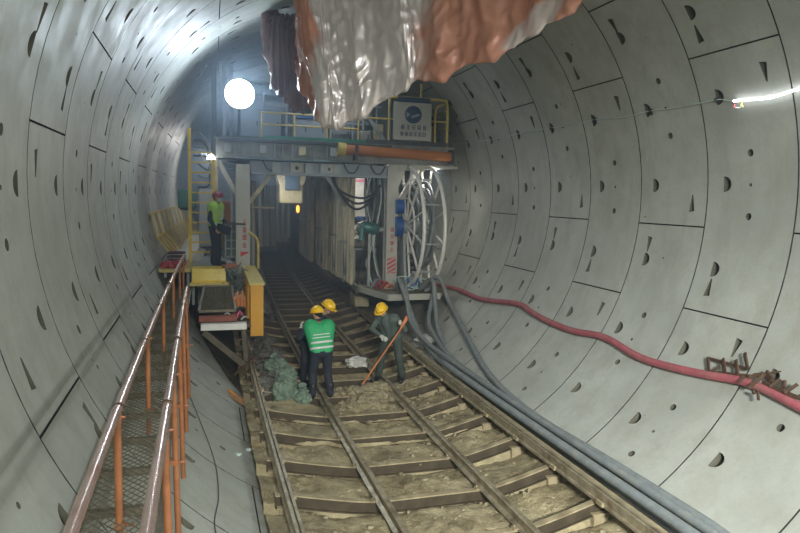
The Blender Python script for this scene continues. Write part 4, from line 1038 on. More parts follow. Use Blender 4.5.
for k, (px, py) in enumerate(((550, 128), (594, 120), (650, 111), (717, 99))):
    pos = [(4.106, 12.392, 1.496), (4.108, 10.753, 1.490), (4.116, 9.148, 1.468), (4.116, 7.702, 1.467)][k]
    mb = MB(); x, s_, z = pos
    mb.bar((x + .06, s_ - .02, z + .06), (x - .01, s_, z + .0), .035, .02); mb.bar((x + .06, s_ + .03, z - .06), (x - .01, s_, z + .0), .03, .02); mb.bar((x + .06, s_ + .1, z - .02), (x - .01, s_, z), .05, .02)
    tag(mb.build('cable_hook', BLACKC), ['hook holding the pale cable, farthest of four', 'second farthest hook holding the pale cable on the right wall', 'second nearest hook holding the pale cable on the right wall', 'dark hook by the start of the glowing strip'][k], 'hook', 'hooks along the pale cable')

# rusty brackets on the right wall
def onwall(px): return px
rb = empty('cable_bracket', (3.798, 7.163, -2.141), 'rusted ladder shaped bracket lying above the pink hose', 'bracket')
q1, q2, q3, q4 = (3.762, 7.122, -2.144), (3.673, 6.981, -2.293), (3.736, 6.379, -2.190), (3.774, 6.440, -2.123)
def rbp(nm, a, b, w=.035, h=.02, par=rb): mb = MB(); mb.bar(a, b, w, h, (1, 0, 0)); return mb.build(nm, RUSTY, par)
rbp('end_bar', q1, q2, .045); rbp('long_bar', q2, q3, .035); rbp('long_bar', q1, q4, .04)
rbp('rung', (3.757, 6.849, -2.091), (3.670, 6.706, -2.240), .07); rbp('rung', (3.777, 6.648, -2.056), (3.686, 6.505, -2.214), .06)
rbp('upright', (3.834, 6.568, -1.946), (3.745, 6.412, -2.114), .05); rbp('tie', (3.678, 6.907, -2.267), (3.725, 6.858, -2.188), .02)
rc = empty('cable_bracket', (3.774, 6.229, -2.183), 'rusted zigzag bracket scrap hooked behind the pink hose at the right edge', 'bracket')
for a, b, w in (((3.658, 6.302, -2.184), (3.730, 6.118, -2.100), .045), ((3.558, 6.192, -2.288), (3.690, 6.110, -2.108), .04), ((3.675, 6.102, -2.193), (3.648, 5.727, -2.219), .05), ((3.640, 5.961, -2.214), (3.728, 5.897, -2.102), .035), ((3.634, 5.742, -2.223), (3.721, 5.655, -2.095), .035), ((3.658, 5.736, -2.223), (3.652, 5.528, -2.231), .05), ((3.558, 6.352, -2.269), (3.617, 6.325, -2.174), .03), ((3.706, 6.275, -2.141), (3.790, 5.962, -2.030), .02)): rbp('bar', a, b, w, .02, rc)
rbp('plate', (3.755, 6.143, -2.095), (3.719, 6.013, -2.159), .10, .03, rc); rbp('plate', (3.742, 5.865, -2.119), (3.701, 5.820, -2.189), .06, .03, rc)
rbp('bolt', (3.563, 6.057, -2.299), (3.532, 6.004, -2.381), .03, .02, rc); rbp('bolt', (3.558, 6.127, -2.307), (3.562, 6.098, -2.336), .04, .02, rc)

# ------------------------------------------------------------------ plastic sheets draped from above
def sheet(name, rows, m, lab, seed, fold=.05, nu=150, nv=110, foil=None, group=None):
    """rows: control grid rows[v][u] of tunnel points (v=0 lower hem); crumpled"""
    mb = MB(); nvr = len(rows)
    fine = [[c for c in spline([Vector(p) for p in row], max(2, nu // (len(row) - 1)))] for row in rows]
    nu2 = len(fine[0]); cols = [spline([fine[j][i] for j in range(nvr)], max(2, nv // (nvr - 1))) for i in range(nu2)]
    nv2 = len(cols[0]); vs = []
    for i in range(nu2):
        for j in range(nv2):
            p = cols[i][j]; a = cols[min(i + 1, nu2 - 1)][j] - cols[max(i - 1, 0)][j]; b = cols[i][min(j + 1, nv2 - 1)] - cols[i][max(j - 1, 0)]
            n = a.cross(b); n = n.normalized() if n.length > 1e-9 else Vector((0, 1, 0))
            u = i / nu2 * 9; v = j / nv2 * 3
            q = Vector((u * 1.0 + seed, v * .35 + .35 * u, seed))
            d = (1 - abs(noise.noise(q * 1.1)) * 2.6) * fold + (abs(noise.noise(Vector((u * 3.4 + v * .8, v * .9 - u * .5, seed)))) - .3) * fold * .9 + (abs(noise.noise(Vector((u * 7 - v * 1.5, v * 2.2, seed + 5)))) - .3) * fold * .45 + noise.noise(q * 3.1 + Vector((0, v, 0))) * fold * .7 + (1 - 2 * abs(noise.noise(Vector((p.x * 5, p.y * 3, p.z * 4 + seed))))) * fold * .45
            vs.append(p + n * d)
    fs = []
    for i in range(nu2 - 1):
        for j in range(nv2 - 1):
            fs.append([i * nv2 + j, (i + 1) * nv2 + j, (i + 1) * nv2 + j + 1, i * nv2 + j + 1])
    mb.add(vs, fs, True)
    o = mb.build(name, m)
    if foil:
        at_ = o.data.attributes.new('foil', 'FLOAT', 'POINT'); fv = [foil((k // nv2) / nu2, (k % nv2) / nv2) for k in range(len(vs))]
        if len(o.data.vertices) == len(fv): at_.data.foreach_set('value', fv)
        else: print('FOIL MISMATCH', len(o.data.vertices), len(fv))
    so = o.modifiers.new('thickness', 'SOLIDIFY'); so.thickness = .004
    return tag(o, lab, 'plastic sheet', group)

hem = [(-0.974, 13.200, 4.004), (-1.041, 12.800, 2.922), (-1.141, 12.300, 2.048), (-0.994, 11.900, 1.536), (-0.842, 11.600, 1.212), (-0.645, 11.500, 1.213), (-0.383, 11.300, 1.294), (-0.048, 11.000, 1.484), (0.328, 10.600, 1.721), (0.470, 10.400, 1.847), (0.844, 10.000, 1.936), (1.228, 9.500, 2.108), (1.596, 8.900, 2.297), (1.770, 8.300, 2.494), (1.919, 7.800, 2.667), (1.911, 7.400, 2.871)]
def up(p, dz, ds=0, dx=0): return (p[0] + dx, p[1] + ds, p[2] + dz)
def lim(p):
    r = math.hypot(p[0], p[2])
    return p if r < 4.2 else (p[0] * 4.2 / r, p[1], p[2] * 4.2 / r)
rows = [[lim(up(p, .8, .7)) for p in hem], [lim(up(p, .25, .35)) for p in hem], hem, [lim(up(p, .45, -.10, -.03)) for p in hem], [lim(up(p, 1.1, -.15, -.10)) for p in hem], [lim(up(p, 2.0, 0, -.2)) for p in hem], [lim(up(p, 3.2, .3, -.3)) for p in hem]]
def foilf(u, v):
    def ss(a, b, x): t = min(1, max(0, (x - a) / (b - a))); return t * t * (3 - 2 * t)
    w = .05 * noise.noise(Vector((u * 9, v * 6, 2))) + .03 * noise.noise(Vector((u * 30, v * 18, 5)))
    main = ss(.22, .27, u + w) * (1 - ss(.50 + .10 * v, .60 + .12 * v, u + w))
    patch = ss(.62, .78, noise.noise(Vector((u * 7, v * 4, 8))) + .12 + .5 * math.exp(-((u - .80) / .06) ** 2)) * .8 * ss(.55, .65, u)
    return min(1, main + patch)
mainsheet = sheet('draped_sheet', rows, [TARP_O], 'large crumpled silver and orange plastic sheet draped from the tunnel crown', 2.3, .075, 300, 190, foilf)
hem2 = [(-1.588, 15.800, 4.649), (-1.555, 15.600, 3.489), (-1.434, 15.400, 2.568), (-1.125, 15.300, 2.126), (-0.770, 15.200, 1.865), (-0.404, 15.200, 2.159)]
rows2 = [[lim(up(p, .5, .5)) for p in hem2], hem2, [lim(up(p, .7, -.05)) for p in hem2], [lim(up(p, 1.6, .1)) for p in hem2], [lim(up(p, 2.6, .3)) for p in hem2]]
sheet('hanging_sheet', rows2, [TARP_B], 'dim brown plastic sheet hanging behind the left edge of the silver sheet', 7.7, .07, 60, 50)

# ------------------------------------------------------------------ people
def solidify_union(mb, name, m, parent, voxel, smooth=2):
    o = mb.build(name, m, parent)
    r = o.modifiers.new('r', 'REMESH'); r.mode = 'VOXEL'; r.voxel_size = voxel; r.use_smooth_shade = True
    if smooth: q = o.modifiers.new('s', 'SMOOTH'); q.factor = .5; q.iterations = smooth
    dg = bpy.context.evaluated_depsgraph_get(); me = bpy.data.meshes.new_from_object(o.evaluated_get(dg))
    old = o.data; o.modifiers.clear(); o.data = me; me.name = name; bpy.data.meshes.remove(old)
    if not me.materials: me.materials.append(m)
    me.polygons.foreach_set('use_smooth', [True] * len(me.polygons))
    return o
def cap(mb, a, b, r0, r1):
    mb.tube([a, b], [r0, r1], 12, True); mb.ball(a, r0, 12, 8); mb.ball(b, r1, 12, 8)
def chain(mb, pts, rs):
    for i in range(len(pts) - 1): cap(mb, pts[i], pts[i + 1], rs[i], rs[i + 1])

def hand(mb, wr, d, n, curl, side):
    """wr wrist, d hand direction, n palm normal (fingers curl towards it), side = +1 thumb on +lateral"""
    d = d.normalized(); n = (n - d * n.dot(d)).normalized(); l = d.cross(n).normalized() * side
    k0 = wr + d * .085
    for q in (-1.5, -.5, .5, 1.5): cap(mb, wr + l * q * .010, k0 + l * q * .019, .014, .012)
    for i, (q, ln) in enumerate(((1.5, .072), (.5, .082), (-.5, .076), (-1.5, .060))):
        p = k0 + l * q * .0205; a = curl * .55; dirs = []
        for s_, f in enumerate((.45, .32, .23)):
            dd = (d * math.cos(a) + n * math.sin(a)).normalized(); p2 = p + dd * ln * f + l * q * .001; cap(mb, p, p2, .0092 - s_ * .0006, .0086 - s_ * .0006); p = p2; a += curl
    t0 = wr + d * .025 + l * .022; t1 = t0 + (d * .6 + l * .7 + n * .25).normalized() * .045; t2 = t1 + (d * .8 + l * (.25 - curl * .2) + n * (.2 + curl * .5)).normalized() * .034
    chain(mb, [t0, t1, t2], [.014, .011, .0095])

def person(name, base, J, label, cloth, helmet=None, vest=None, mask=None, skin_hand=None, voxel=.0085, tape=True, trousers=DARKCL):
    """J: joints relative to base (x right, station away from the camera, z up)"""
    B = Vector(base)
    P = {k: (B + Vector(v) if k not in ('face', 'headup') and not k.startswith('hd') and not k.startswith('hn') else Vector(v)) for k, v in J.items() if k != 'curl'}
    root = empty('person', base, label, 'person')
    f = P['face'].normalized(); hu = P.get('headup', (P['head'] - P['neck'])).normalized(); f = (f - hu * f.dot(hu)).normalized(); hr = f.cross(hu).normalized()
    mb = MB()
    def tors(mb, g, lo=0.0, hi=1.0):
        for s_ in ('L', 'R'):
            hp = P['hip' + s_].lerp(P['pel'], .25); sh = P['sh' + s_].lerp(P['chest'], .30)
            w = hp.lerp(sh, .45).lerp(P['pel'].lerp(P['chest'], .45), .12)
            pts = [hp, w, sh]; rs = [.105 + g, .098 + g, .108 + g]
            chain(mb, pts, rs)
        chain(mb, [P['pel'], P['pel'].lerp(P['chest'], .5), P['chest']], [.11 + g, .105 + g, .12 + g])
    tors(mb, 0)
    for s_ in ('L', 'R'):
        chain(mb, [P['chest'].lerp(P['sh' + s_], .35) + Vector((0, 0, .03)), P['sh' + s_]], [.075, .055])
        chain(mb, [P['sh' + s_], P['el' + s_], P['wr' + s_]], [.052, .040, .027])
        chain(mb, [P['hip' + s_], P['kn' + s_], P['an' + s_]], [.088, .058, .040])
        chain(mb, [P['an' + s_] + Vector((0, 0, -.03)), P['toe' + s_]], [.042, .034])
        hand(mb, P['wr' + s_], P['hd' + s_], P['hn' + s_], J.get('curl', .5), 1 if s_ == 'L' else -1)
    chain(mb, [P['chest'] + (P['neck'] - P['chest']) * .5, P['neck'], P['head'] - hu * .05], [.075, .056, .055])
    H = P['head']
    for dz, dy, r in ((.03, -.015, .088), (0, .0, .082), (-.035, .018, .068), (-.07, .035, .05)): mb.ball(H + hu * dz + f * dy, r, 16, 12)
    cap(mb, H + f * .082 + hu * .012, H + f * .100 - hu * .028, .009, .014)          # nose
    for s_ in (-1, 1): mb.ball(H + hr * s_ * .082 - f * .005 - hu * .005, (.016, .018, .032), 8, 8)
    cap(mb, H + f * .068 - hu * .062 - hr * .02, H + f * .068 - hu * .062 + hr * .02, .011, .011)   # lips
    body = solidify_union(mb, 'body', SKIN, root, voxel, 1)
    for s_ in (-1, 1): mb = MB(); mb.ball(H + f * .078 + hr * s_ * .031 + hu * .018, .011, 8, 6); mb.build('eye', BOOT, root)
    mb = MB(); mb.ball(H + hu * .035 - f * .022, .094, 16, 12); chain(mb, [H - f * .06, H - f * .062 - hu * .04], [.05, .035]); solidify_union(mb, 'hair', HAIR, root, .012, 1)
    # jacket
    mb = MB(); g = .026
    tors(mb, g)
    for s_ in ('L', 'R'):
        chain(mb, [P['chest'].lerp(P['sh' + s_], .35) + Vector((0, 0, .03)), P['sh' + s_]], [.085, .070])
        chain(mb, [P['sh' + s_], P['sh' + s_].lerp(P['el' + s_], .5), P['el' + s_], P['el' + s_].lerp(P['wr' + s_], .9)], [.070, .062, .057, .045])
        mb.ball(P['el' + s_].lerp(P['wr' + s_], .25), .058, 10, 8, .25, 3)
    chain(mb, [P['chest'] + (P['neck'] - P['chest']) * .35, P['neck'] - (P['neck'] - P['chest']) * .05], [.09, .066])
    solidify_union(mb, 'jacket', cloth, root, .013, 2)
    if vest is VESTG:
        mb = MB(); mb.tube([P['neck'] + Vector((.075 * math.cos(t), .075 * math.sin(t) , -.02)) for t in [2 * PI * k / 16 for k in range(16)]], .026, 8, closed=True); mb.build('red_collar', REDTARP, root)
    # trousers
    mb = MB()
    chain(mb, [P['hipL'], P['pel'], P['hipR']], [.118, .125, .118])
    for s_ in ('L', 'R'):
        chain(mb, [P['hip' + s_], P['hip' + s_].lerp(P['kn' + s_], .5), P['kn' + s_], P['kn' + s_].lerp(P['an' + s_], .55), P['an' + s_] + Vector((0, 0, .02))], [.113, .095, .078, .078, .070])
        mb.ball(P['kn' + s_].lerp(P['an' + s_], .75), .078, 10, 8, .3, 5)
    solidify_union(mb, 'trousers', trousers, root, .013, 2)
    for s_ in ('L', 'R'):
        mb = MB(); chain(mb, [P['an' + s_] + Vector((0, 0, .16)), P['an' + s_] + Vector((0, 0, -.02))], [.062, .055]); chain(mb, [P['an' + s_] + Vector((0, 0, -.035)), P['toe' + s_]], [.052, .046]); solidify_union(mb, 'boot', BOOT, root, .012, 1)
        if skin_hand:
            mb = MB(); hand(mb, P['wr' + s_], P['hd' + s_], P['hn' + s_], J.get('curl', .5), 1 if s_ == 'L' else -1)
            mb2 = MB(); mb2.v = [tuple(v) for v in mb.v]; mb2.f = mb.f; mb2.sm = mb.sm; mb2.mi = mb.mi
            chain(mb2, [P['wr' + s_] - P['hd' + s_].normalized() * .03, P['wr' + s_] + P['hd' + s_].normalized() * .02], [.036, .034])
            o = solidify_union(mb2, 'glove', skin_hand, root, .007, 0)
            md = o.modifiers.new('padding', 'DISPLACE'); md.strength = .006; md.mid_level = 0
    if vest:
        mb = MB(); ax = P['chest'] - P['pel']
        for s_ in ('L', 'R'):
            hp = P['hip' + s_].lerp(P['pel'], .25) + ax * .06; sh = P['sh' + s_].lerp(P['chest'], .22) + ax * .03
            chain(mb, [hp, hp.lerp(sh, .45), sh], [.138, .138, .147])
        chain(mb, [P['pel'] + ax * .06, P['chest']], [.14, .15])
        for s_ in ('L', 'R'): chain(mb, [P['neck'].lerp(P['chest'], .45).lerp(P['sh' + s_], .25), P['sh' + s_].lerp(P['chest'], .12) + Vector((0, 0, .02))], [.094, .098])
        v = solidify_union(mb, 'vest', vest, root, .012, 2)
        a = ax.normalized(); rr = (P['shR'] - P['shL']); rr = (rr - a * rr.dot(a)).normalized(); ff = rr.cross(a)
        def loop(c, wa, wb, h, nm='reflective_band'):
            mb = MB(); n = 40; vs = []
            for k in range(n):
                t = 2 * PI * k / n; ct, st = math.cos(t), math.sin(t); e = .75
                p = c + rr * (abs(ct) ** e * math.copysign(wa, ct)) + ff * (abs(st) ** e * math.copysign(wb, st))
                vs += [p - a * h / 2, p + a * h / 2]
            mb.add(vs, [[2 * k, 2 * ((k + 1) % n), 2 * ((k + 1) % n) + 1, 2 * k + 1] for k in range(n)], True)
            o = mb.build(nm, REFL, v if False else root); s2 = o.modifiers.new('t', 'SOLIDIFY'); s2.thickness = .006; return o
        wd_ = (P['hipR'] - P['hipL']).length / 2 * .75 + .134
        for t in ((.14, .40, .62, .76) if vest is VESTG else (.16, .46)): loop(P['pel'].lerp(P['chest'], t), wd_ + .010 + .01 * t, .152 + .01 * t, .04 if t < .5 else .018)
        for sg in (() if vest is VESTG else (-1, 1)):
            mb = MB(); pts = []
            for k in range(19):
                t = PI * k / 18; c0 = P['pel'].lerp(P['chest'], .5); hgt = ax.length
                up_ = math.sin(t) ; yy = -math.cos(t)
                low = P['pel'].lerp(P['chest'], .46)
                p = low + rr * sg * .105 + ff * (yy * .158) + a * (min(1, up_ * 2.2) * hgt * .60 + .045 * (up_ > .9))
                pts.append(p)
            vs = []
            for p in pts: vs += [p - rr * .022, p + rr * .022]
            mb.add(vs, [[2 * k, 2 * k + 2, 2 * k + 3, 2 * k + 1] for k in range(len(pts) - 1)], True)
            o = mb.build('shoulder_band', REFL, root); s2 = o.modifiers.new('t', 'SOLIDIFY'); s2.thickness = .006
    if mask:
        mb = MB(); mb.ball(H + f * .045 - hu * .045, (.066, .066, .055), 14, 10); solidify_union(mb, 'mask', mask, root, .01, 1)
    if helmet:
        mb = MB(); c = H + hu * .03; vs = []; fs = []; nu, nv = 28, 9
        for j in range(nv + 1):
            t = (PI / 2) * j / nv
            for i in range(nu):
                p = 2 * PI * i / nu; rx, ry, rz = .118, .142, .125
                vs.append(c + hr * (rx * math.cos(p) * math.cos(t)) + f * (ry * math.sin(p) * math.cos(t)) + hu * (rz * math.sin(t) + .005 * math.cos(6 * p) * math.sin(2 * t)))
        for j in range(nv):
            for i in range(nu): i2 = (i + 1) % nu; fs.append([j * nu + i, j * nu + i2, (j + 1) * nu + i2, (j + 1) * nu + i])
        mb.add(vs, fs, True)
        sh_ = mb.build('helmet', helmet, root); s2 = sh_.modifiers.new('t', 'SOLIDIFY'); s2.thickness = .005
        mb = MB(); vs = []
        for i in range(nu):
            p = 2 * PI * i / nu; e = .018 + .045 * max(0, math.sin(p)) ** 2
            for q, dz in ((0, .0), (e, -.012)): vs.append(c + hr * ((.118 + q * .7) * math.cos(p)) + f * ((.142 + q) * math.sin(p)) + hu * dz)
        mb.add(vs, [[2 * i, 2 * i + 1, 2 * ((i + 1) % nu) + 1, 2 * ((i + 1) % nu)] for i in range(nu)], True)
        br = mb.build('helmet_brim', helmet, root); s2 = br.modifiers.new('t', 'SOLIDIFY'); s2.thickness = .006
        mb = MB(); mb.tube([c + f * (.135 * math.cos(t)) + hu * (.128 * math.sin(t)) for t in [PI * k / 14 for k in range(1, 14)]], .010, 8); mb.build('helmet_ridge', helmet, root)
    return root

FZ = -3.765
# worker in the green vest, seen from behind, leaning a little forward and looking to the left
bA = (-.87, 11.55, FZ)
JA = dict(pel=(.03, .0, .90), chest=(.0, .10, 1.27), neck=(-.02, .16, 1.43), head=(-.03, .21, 1.55), face=(-.45, .8, -.35), headup=(-.05, .2, 1),
          shL=(-.20, .10, 1.33), shR=(.19, .12, 1.32), elL=(-.37, .14, 1.12), elR=(.27, .25, 1.06), wrL=(-.30, .36, 1.24), wrR=(.17, .42, .98),
          hipL=(-.075, .0, .88), hipR=(.125, .0, .88), knL=(-.12, .08, .48), knR=(.15, .06, .48), anL=(-.13, .0, .09), anR=(.20, .0, .09), toeL=(-.16, .17, .035), toeR=(.23, .17, .035),
          hdL=(.0, .25, 1), hdR=(-.3, .6, -.4), hnL=(.8, -.2, 0), hnR=(-.5, -.2, -.8), curl=.7)
person('person', bA, JA, 'person in yellow helmet and green vest seen from behind beside the inner left rail', DARKCL, HELY, VESTG, skin_hand=GLOVE)
# worker shovelling, bent forward, facing the heap on the left
bB = (.66, 12.45, FZ)
JB = dict(pel=(.12, .10, .86), chest=(-.02, -.04, 1.24), neck=(-.10, -.08, 1.38), head=(-.17, -.11, 1.48), face=(-.6, -.6, -.6), headup=(-.35, -.3, .9),
          shL=(.12, -.18, 1.30), shR=(-.14, .13, 1.31), elL=(.26, -.34, 1.12), elR=(-.34, .0, 1.08), wrL=(.17, -.42, 1.26), wrR=(-.20, -.30, .98),
          hipL=(.20, .0, .85), hipR=(.02, .15, .85), knL=(.20, -.18, .47), knR=(-.13, -.02, .47), anL=(.30, -.10, .09), anR=(-.16, .08, .09), toeL=(.22, -.26, .035), toeR=(-.30, -.05, .035),
          hdL=(-.2, -.4, .2), hdR=(.3, -.5, -.1), hnL=(-.5, .3, -.3), hnR=(.2, .2, -1), curl=.95)
person('person', bB, JB, 'person in yellow helmet and dark clothes bending over an orange shovel', mat('faded_work_shirt', (.085, .11, .10), .85, 0, .3, 5, .2), HELY, None, skin_hand=GLOVE, trousers=OLIVE)
# third worker stooping behind the first; mostly hidden by him
bC = (-.90, 12.35, FZ)
JC = dict(pel=(-.02, .30, .86), chest=(.12, .02, 1.22), neck=(.20, -.06, 1.44), head=(.29, -.10, 1.58), face=(.55, -.5, -.6), headup=(.35, -.2, .9),
          shL=(.22, .14, 1.28), shR=(.04, -.14, 1.29), elL=(.26, .22, 1.0), elR=(.02, -.12, 1.0), wrL=(.24, .05, .80), wrR=(.12, -.12, .78),
          hipL=(.06, .38, .86), hipR=(-.10, .24, .86), knL=(.06, .20, .47), knR=(-.12, .08, .47), anL=(.04, .34, .09), anR=(-.14, .20, .09), toeL=(.12, .22, .035), toeR=(-.05, .08, .035),
          hdL=(.1, -.3, -.8), hdR=(.2, -.1, -.9), hnL=(-.3, -.8, 0), hnR=(.3, -.8, 0), curl=.5)
person('person', bC, JC, 'person of whom the yellow helmet shows behind the shoulder of the green vest', DARKCL, HELY, None)
# worker on the platform
bD = (-2.70, 16.22, -1.765)
JD = dict(pel=(.0, .0, .95), chest=(.02, .0, 1.33), neck=(.04, -.01, 1.50), head=(.07, -.03, 1.62), face=(.85, -.45, -.12), headup=(.05, 0, 1),
          shL=(.10, .16, 1.41), shR=(-.05, -.19, 1.40), elL=(.16, .25, 1.13), elR=(-.11, -.24, 1.12), wrL=(.30, .10, 1.0), wrR=(.03, -.26, .88),
          hipL=(.04, .09, .93), hipR=(-.03, -.10, .93), knL=(.08, .09, .50), knR=(.0, -.11, .50), anL=(.07, .10, .09), anR=(-.04, -.12, .09), toeL=(.24, .04, .035), toeR=(.12, -.20, .035),
          hdL=(.5, -.6, .1), hdR=(.5, -.1, -.7), hnL=(-.2, -.3, -.8), hnR=(.3, .6, .3), curl=.8)
person('person', bD, JD, 'person in maroon helmet, face mask and lime vest standing on the left platform', DARKCL, HELR, VESTY, MASKB, trousers=DARKCL)
mb = MB(); mb.bar((bD[0] + .08, bD[1] - .26, bD[2] + .93), (bD[0] + .34, bD[1] - .10, bD[2] + .82), .13, .18)
tag(mb.build('dark_bag', DARKCL), 'dark bag held at the waist of the lime vested worker', 'bag')
mb = MB(); mb.bar((bD[0] + .2, bD[1] - .1, bD[2] + 1.02), (bD[0] + .72, bD[1] + .2, bD[2] + .98), .05)
tag(mb.build('pole', DARKST), 'dark bar between the lime vested worker and the column', 'bar')

# shovel
def Bp(x, s_, z): return (bB[0] + x, bB[1] + s_, bB[2] + z)
sv = empty('shovel', Bp(-.8, -.55, 0), 'orange handled shovel slanting down to the mud heap between the rails', 'shovel')
ta, tb_ = Vector(Bp(.24, -.56, 1.38)), Vector(Bp(-.66, -.62, .13))
mb = MB(); mb.tube([ta, tb_], [.017, .016], 10); mb.build('shaft', ORANGEW, sv)
mb = MB(); mb.tube([ta + Vector((-.02, 0, .05)), ta - (ta - tb_).normalized() * .26], [.024, .022], 10); mb.build('grip', ORANGEW, sv)
d = (tb_ - ta).normalized(); mb = MB()
vs = []; fs = []
for i in range(7):
    t = i / 6
    for j in range(7):
        q = (j / 6 - .5) * 2; wdt = .115 * (1 - .75 * max(0, t - .55) ** 1.2 * 2.0); vs.append(tb_ + d * (t * .27 - .02) + Vector((0, 1, 0)) * q * wdt + Vector((d.z, 0, -d.x)) * (.025 * q * q - .02))
for i in range(6):
    for j in range(6): fs.append([i * 7 + j, i * 7 + j + 1, i * 7 + 8 + j, i * 7 + 7 + j])
mb.add(vs, fs, True); bl = mb.build('blade', DARKST, sv); s2 = bl.modifiers.new('t', 'SOLIDIFY'); s2.thickness = .004

# sacks, scraps
def sack(c, r, seed, lab, m=SACKM, neck=True, group='green woven sacks at the left rail'):
    root = empty('sack', (c[0], c[1], c[2] - r[2]), lab, 'sack', group)
    mb = MB(); nu, nv = 64, 44; vs = []; fs = []
    for j in range(nv + 1):
        th = PI * j / nv
        for i in range(nu):
            ph = 2 * PI * i / nu; d = Vector((math.sin(th) * math.cos(ph), math.sin(th) * math.sin(ph), math.cos(th)))
            k = 1 + .22 * noise.noise(d * 1.6 + Vector((seed, 0, 0))) - .38 * (.25 - abs(noise.noise(d * 2.2 + Vector((seed, 4, 0))))) - .12 * (.25 - abs(noise.noise(d * 5.5 + Vector((0, seed, 0)))))
            z = d.z * r[2] * k
            if z < -.7 * r[2]: z = -.7 * r[2]
            vs.append((c[0] + d.x * r[0] * k, c[1] + d.y * r[1] * k, c[2] + z))
    for j in range(nv):
        for i in range(nu): i2 = (i + 1) % nu; fs.append([j * nu + i, (j + 1) * nu + i, (j + 1) * nu + i2, j * nu + i2])
    mb.add(vs, fs, True); mb.build('sack_body', m, root)
    if neck:
        mb = MB(); a = Vector((c[0] + r[0] * .1, c[1] - .05, c[2] + r[2] * .75)); e = a + Vector((rnd.uniform(-.1, .1), -.05, .13))
        mb.tube([a, a.lerp(e, .35), a.lerp(e, .6), e], [.07, .03, .03, .075], 12); mb.build('tied_neck', m, root)
sack((-1.52, 11.5, -3.60), (.24, .22, .24), 1.0, 'plump pale green sack nearest the camera at the left rail')
sack((-1.24, 11.35, -3.66), (.17, .18, .17), 2.3, 'small green sack leaning right of the plump one by the boots')
sack((-1.44, 12.0, -3.45), (.22, .22, .18), 3.1, 'green sack lying behind the plump one')
sack((-1.58, 12.5, -3.36), (.22, .2, .14), 4.7, 'flat green sack at the top of the sack pile')
sack((.28, 13.6, -3.66), (.24, .2, .12), 6.2, 'crumpled white bag lying on the sleepers between the workers', PALE, False, None)
sack((2.28, 14.9, -3.5), (.22, .3, .10), 8.1, 'crumpled pale sheet by the hoses under the low deck', PALE, False, None)
for k, (x, s_, dx, ds, w_) in enumerate([(-2.45, 11.6, .45, -.35, .10), (-2.3, 11.45, .42, -.10, .07), (-2.5, 11.8, .5, -.55, .05), (-2.05, 11.2, .3, .12, .08)]):
    def fl_(x): return -math.sqrt(R * R - x * x) + .045
    mb = MB(); mb.bar((x, s_, fl_(x) + .0), (x + dx, s_ + ds, fl_(x + dx) + .02), w_, .03)
    tag(mb.build('wood_scrap', WOOD if k != 2 else mat('orange_scrap', (.55, .22, .04), .6)), 'broken wood strip on the lining left of the green sacks', 'wood', 'broken wood strips by the outer left rail')
"""red scraps"""
for k, (a, s_) in enumerate(((-119.5, 9.9), (-121.5, 9.3), (-119, 8.5), (-124, 8.9))):
    mb = MB(); mb.ball(wallpt(a, s_, R - .01), (.045, .05, .02), 8, 6, .5, k)
    tag(mb.build('red_scrap', RED if k % 2 == 0 else WHITEC), 'small scrap lying on the lining beside the outer left rail', 'scrap', 'small scraps beside the outer left rail')
HAZE = .042
EXPO = 0.14
LIGHTS = [('gantry_fill', (.3, 16.4, 3.1), (.6, 17.6, 1.3), .4, .15, 16, (.8, .9, 1)),  # unseen, added to brighten the roof equipment
          ('light_strip_glow', (4.12, 0, 1.42), (1.0, 0, -.6), 15, .05, 170, (.94, 1, .97)),
          ('strip_and_fill_light', (3.8, -2.2, 1.5), (-3.2, 1.0, .0), 9, .5, 540, (.94, 1, .97)),  # unseen bank added to brighten the left wall
          ('strip_and_fill_light', (2.5, -7, 3.4), (-1, 2, -2.5), 10, .12, 110, (.94, 1, .97)),  # second unseen strip, added behind the camera to soften shadows
          ('rear_fill', (-2.6, -5, 2.2), (2.0, 6.0, -4.4), 1.8, .8, 380, (.98, 1, .94), 62),  # unseen fill added behind the camera for floor and lower right wall
          ('rear_fill', (-2.6, -1.5, 3.2), (-3.2, 5, 1.0), .9, .3, 30, (.95, .97, 1)),  # small unseen fill added for the upper left wall
          ('gantry_fill', (-1.2, 18.0, .35), (1.0, 18.4, -1.2), .4, .15, 15, (1, 1, .93)),  # added to light the cream panels, no fitting modelled
          ('gantry_fill', (-2.9, 19, 1.2), (-3.4, 21, -2), .5, .2, 18, (.9, .95, 1)),  # added fill inside the gantry on the left
          ('gantry_fill', (-1.5, 22, 3.3), (-1, 24, 2), .6, .3, 70, (.6, .8, 1)),  # bluish fill added to light the haze above the roof
          ('gantry_fill', (1.5, 19.5, .85), (1.6, 18.8, -2), .4, .15, 25, (1, 1, .95)),
          ('gantry_fill', (3.2, 16.9, .76), (2.7, 17.4, -1.2), .3, .1, 16, (1, 1, .95)),  # added to light the cable reel
          ('gantry_fill', (-3, 27, 1.5), (-3.5, 25, -1), .5, .3, 50, (.9, .95, 1)),  # added fill for the far left side
          ('gantry_fill', (-.8, 31, .9), (-.6, 30, -2), .5, .2, 35, (.8, .9, 1))]  # added fill deep in the tunnel

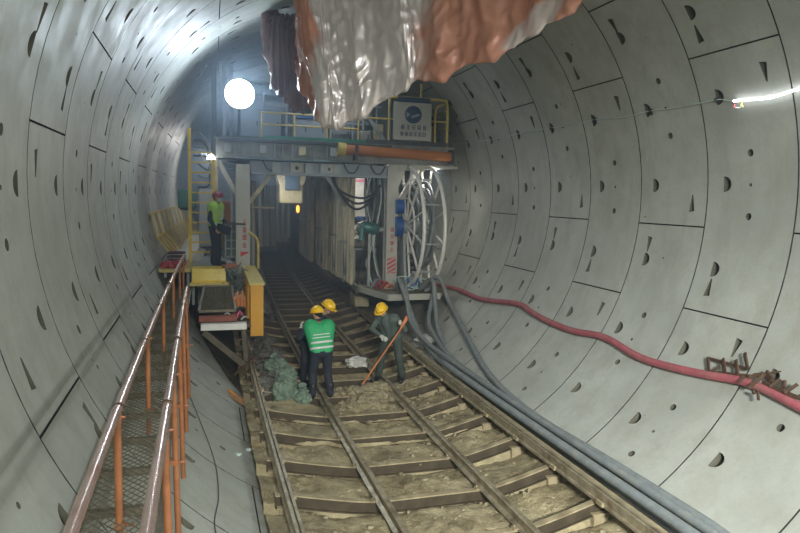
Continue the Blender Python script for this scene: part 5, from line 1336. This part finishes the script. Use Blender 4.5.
# ------------------------------------------------------------------ camera
cam = bpy.data.cameras.new('camera'); co = bpy.data.objects.new('camera', cam); COL.objects.link(co)
yaw, pitch, roll = .3168, -.1048, .0241
fwd = Vector((math.sin(yaw) * math.cos(pitch), math.cos(yaw) * math.cos(pitch), math.sin(pitch)))
rt = Vector((math.cos(yaw), -math.sin(yaw), 0)); up = rt.cross(fwd)
r_ = rt * math.cos(roll) + up * math.sin(roll); u_ = up * math.cos(roll) - rt * math.sin(roll)
m = Matrix((r_, u_, -fwd)).transposed().to_4x4(); m.translation = Vector((-3.0008, 0, -.0453)); co.matrix_world = m
cam.sensor_width = 36; cam.lens = 650.87 / 800 * 36; cam.clip_start = .02; cam.clip_end = 300
scene.camera = co

# ------------------------------------------------------------------ light
w = bpy.data.worlds.new('world'); scene.world = w; w.use_nodes = True
N = w.node_tree.nodes; L = w.node_tree.links
N['Background'].inputs['Color'].default_value = (.5, .55, .6, 1); N['Background'].inputs['Strength'].default_value = 0
vs_ = N.new('ShaderNodeVolumeScatter'); vs_.inputs['Color'].default_value = (.62, .80, 1, 1); vs_.inputs['Density'].default_value = HAZE; vs_.inputs['Anisotropy'].default_value = .35
L.new(vs_.outputs[0], N['World Output'].inputs['Volume'])
# the dust hangs around the machine and thins out towards the finished tunnel
gm = N.new('ShaderNodeNewGeometry'); sx = N.new('ShaderNodeSeparateXYZ'); L.new(gm.outputs['Position'], sx.inputs[0])
dm = N.new('ShaderNodeMapRange'); dm.inputs['From Min'].default_value = 9; dm.inputs['From Max'].default_value = 17; dm.inputs['To Min'].default_value = .002; dm.inputs['To Max'].default_value = HAZE
L.new(sx.outputs['Y'], dm.inputs['Value']); L.new(dm.outputs['Result'], vs_.inputs['Density'])

def area(name, loc, target, sx, sy, power, col=(1, 1, 1), spread=180, shape='RECTANGLE'):
    l = bpy.data.lights.new(name, 'AREA'); l.spread = rad(spread); l.shape = shape; l.size = sx; l.size_y = sy; l.energy = power; l.color = col
    o = bpy.data.objects.new(name, l); COL.objects.link(o); p = T(*loc); q = T(*target)
    o.location = p; o.rotation_euler = (q - p).to_track_quat('-Z', 'Y').to_euler(); return o
for q in LIGHTS: area(*q)

scene.view_settings.view_transform = 'Standard'; scene.view_settings.look = 'None'; scene.view_settings.gamma = 1
scene.view_settings.exposure = EXPO; scene.view_settings.use_curve_mapping = False
scene.cycles.use_denoising = True; scene.cycles.max_bounces = 6; scene.cycles.volume_bounces = 0; scene.cycles.volume_step_rate = 1; scene.cycles.volume_max_steps = 48; w.cycles.volume_step_size = 1.0; scene.cycles.diffuse_bounces = 4
scene.cycles.sample_clamp_indirect = 4
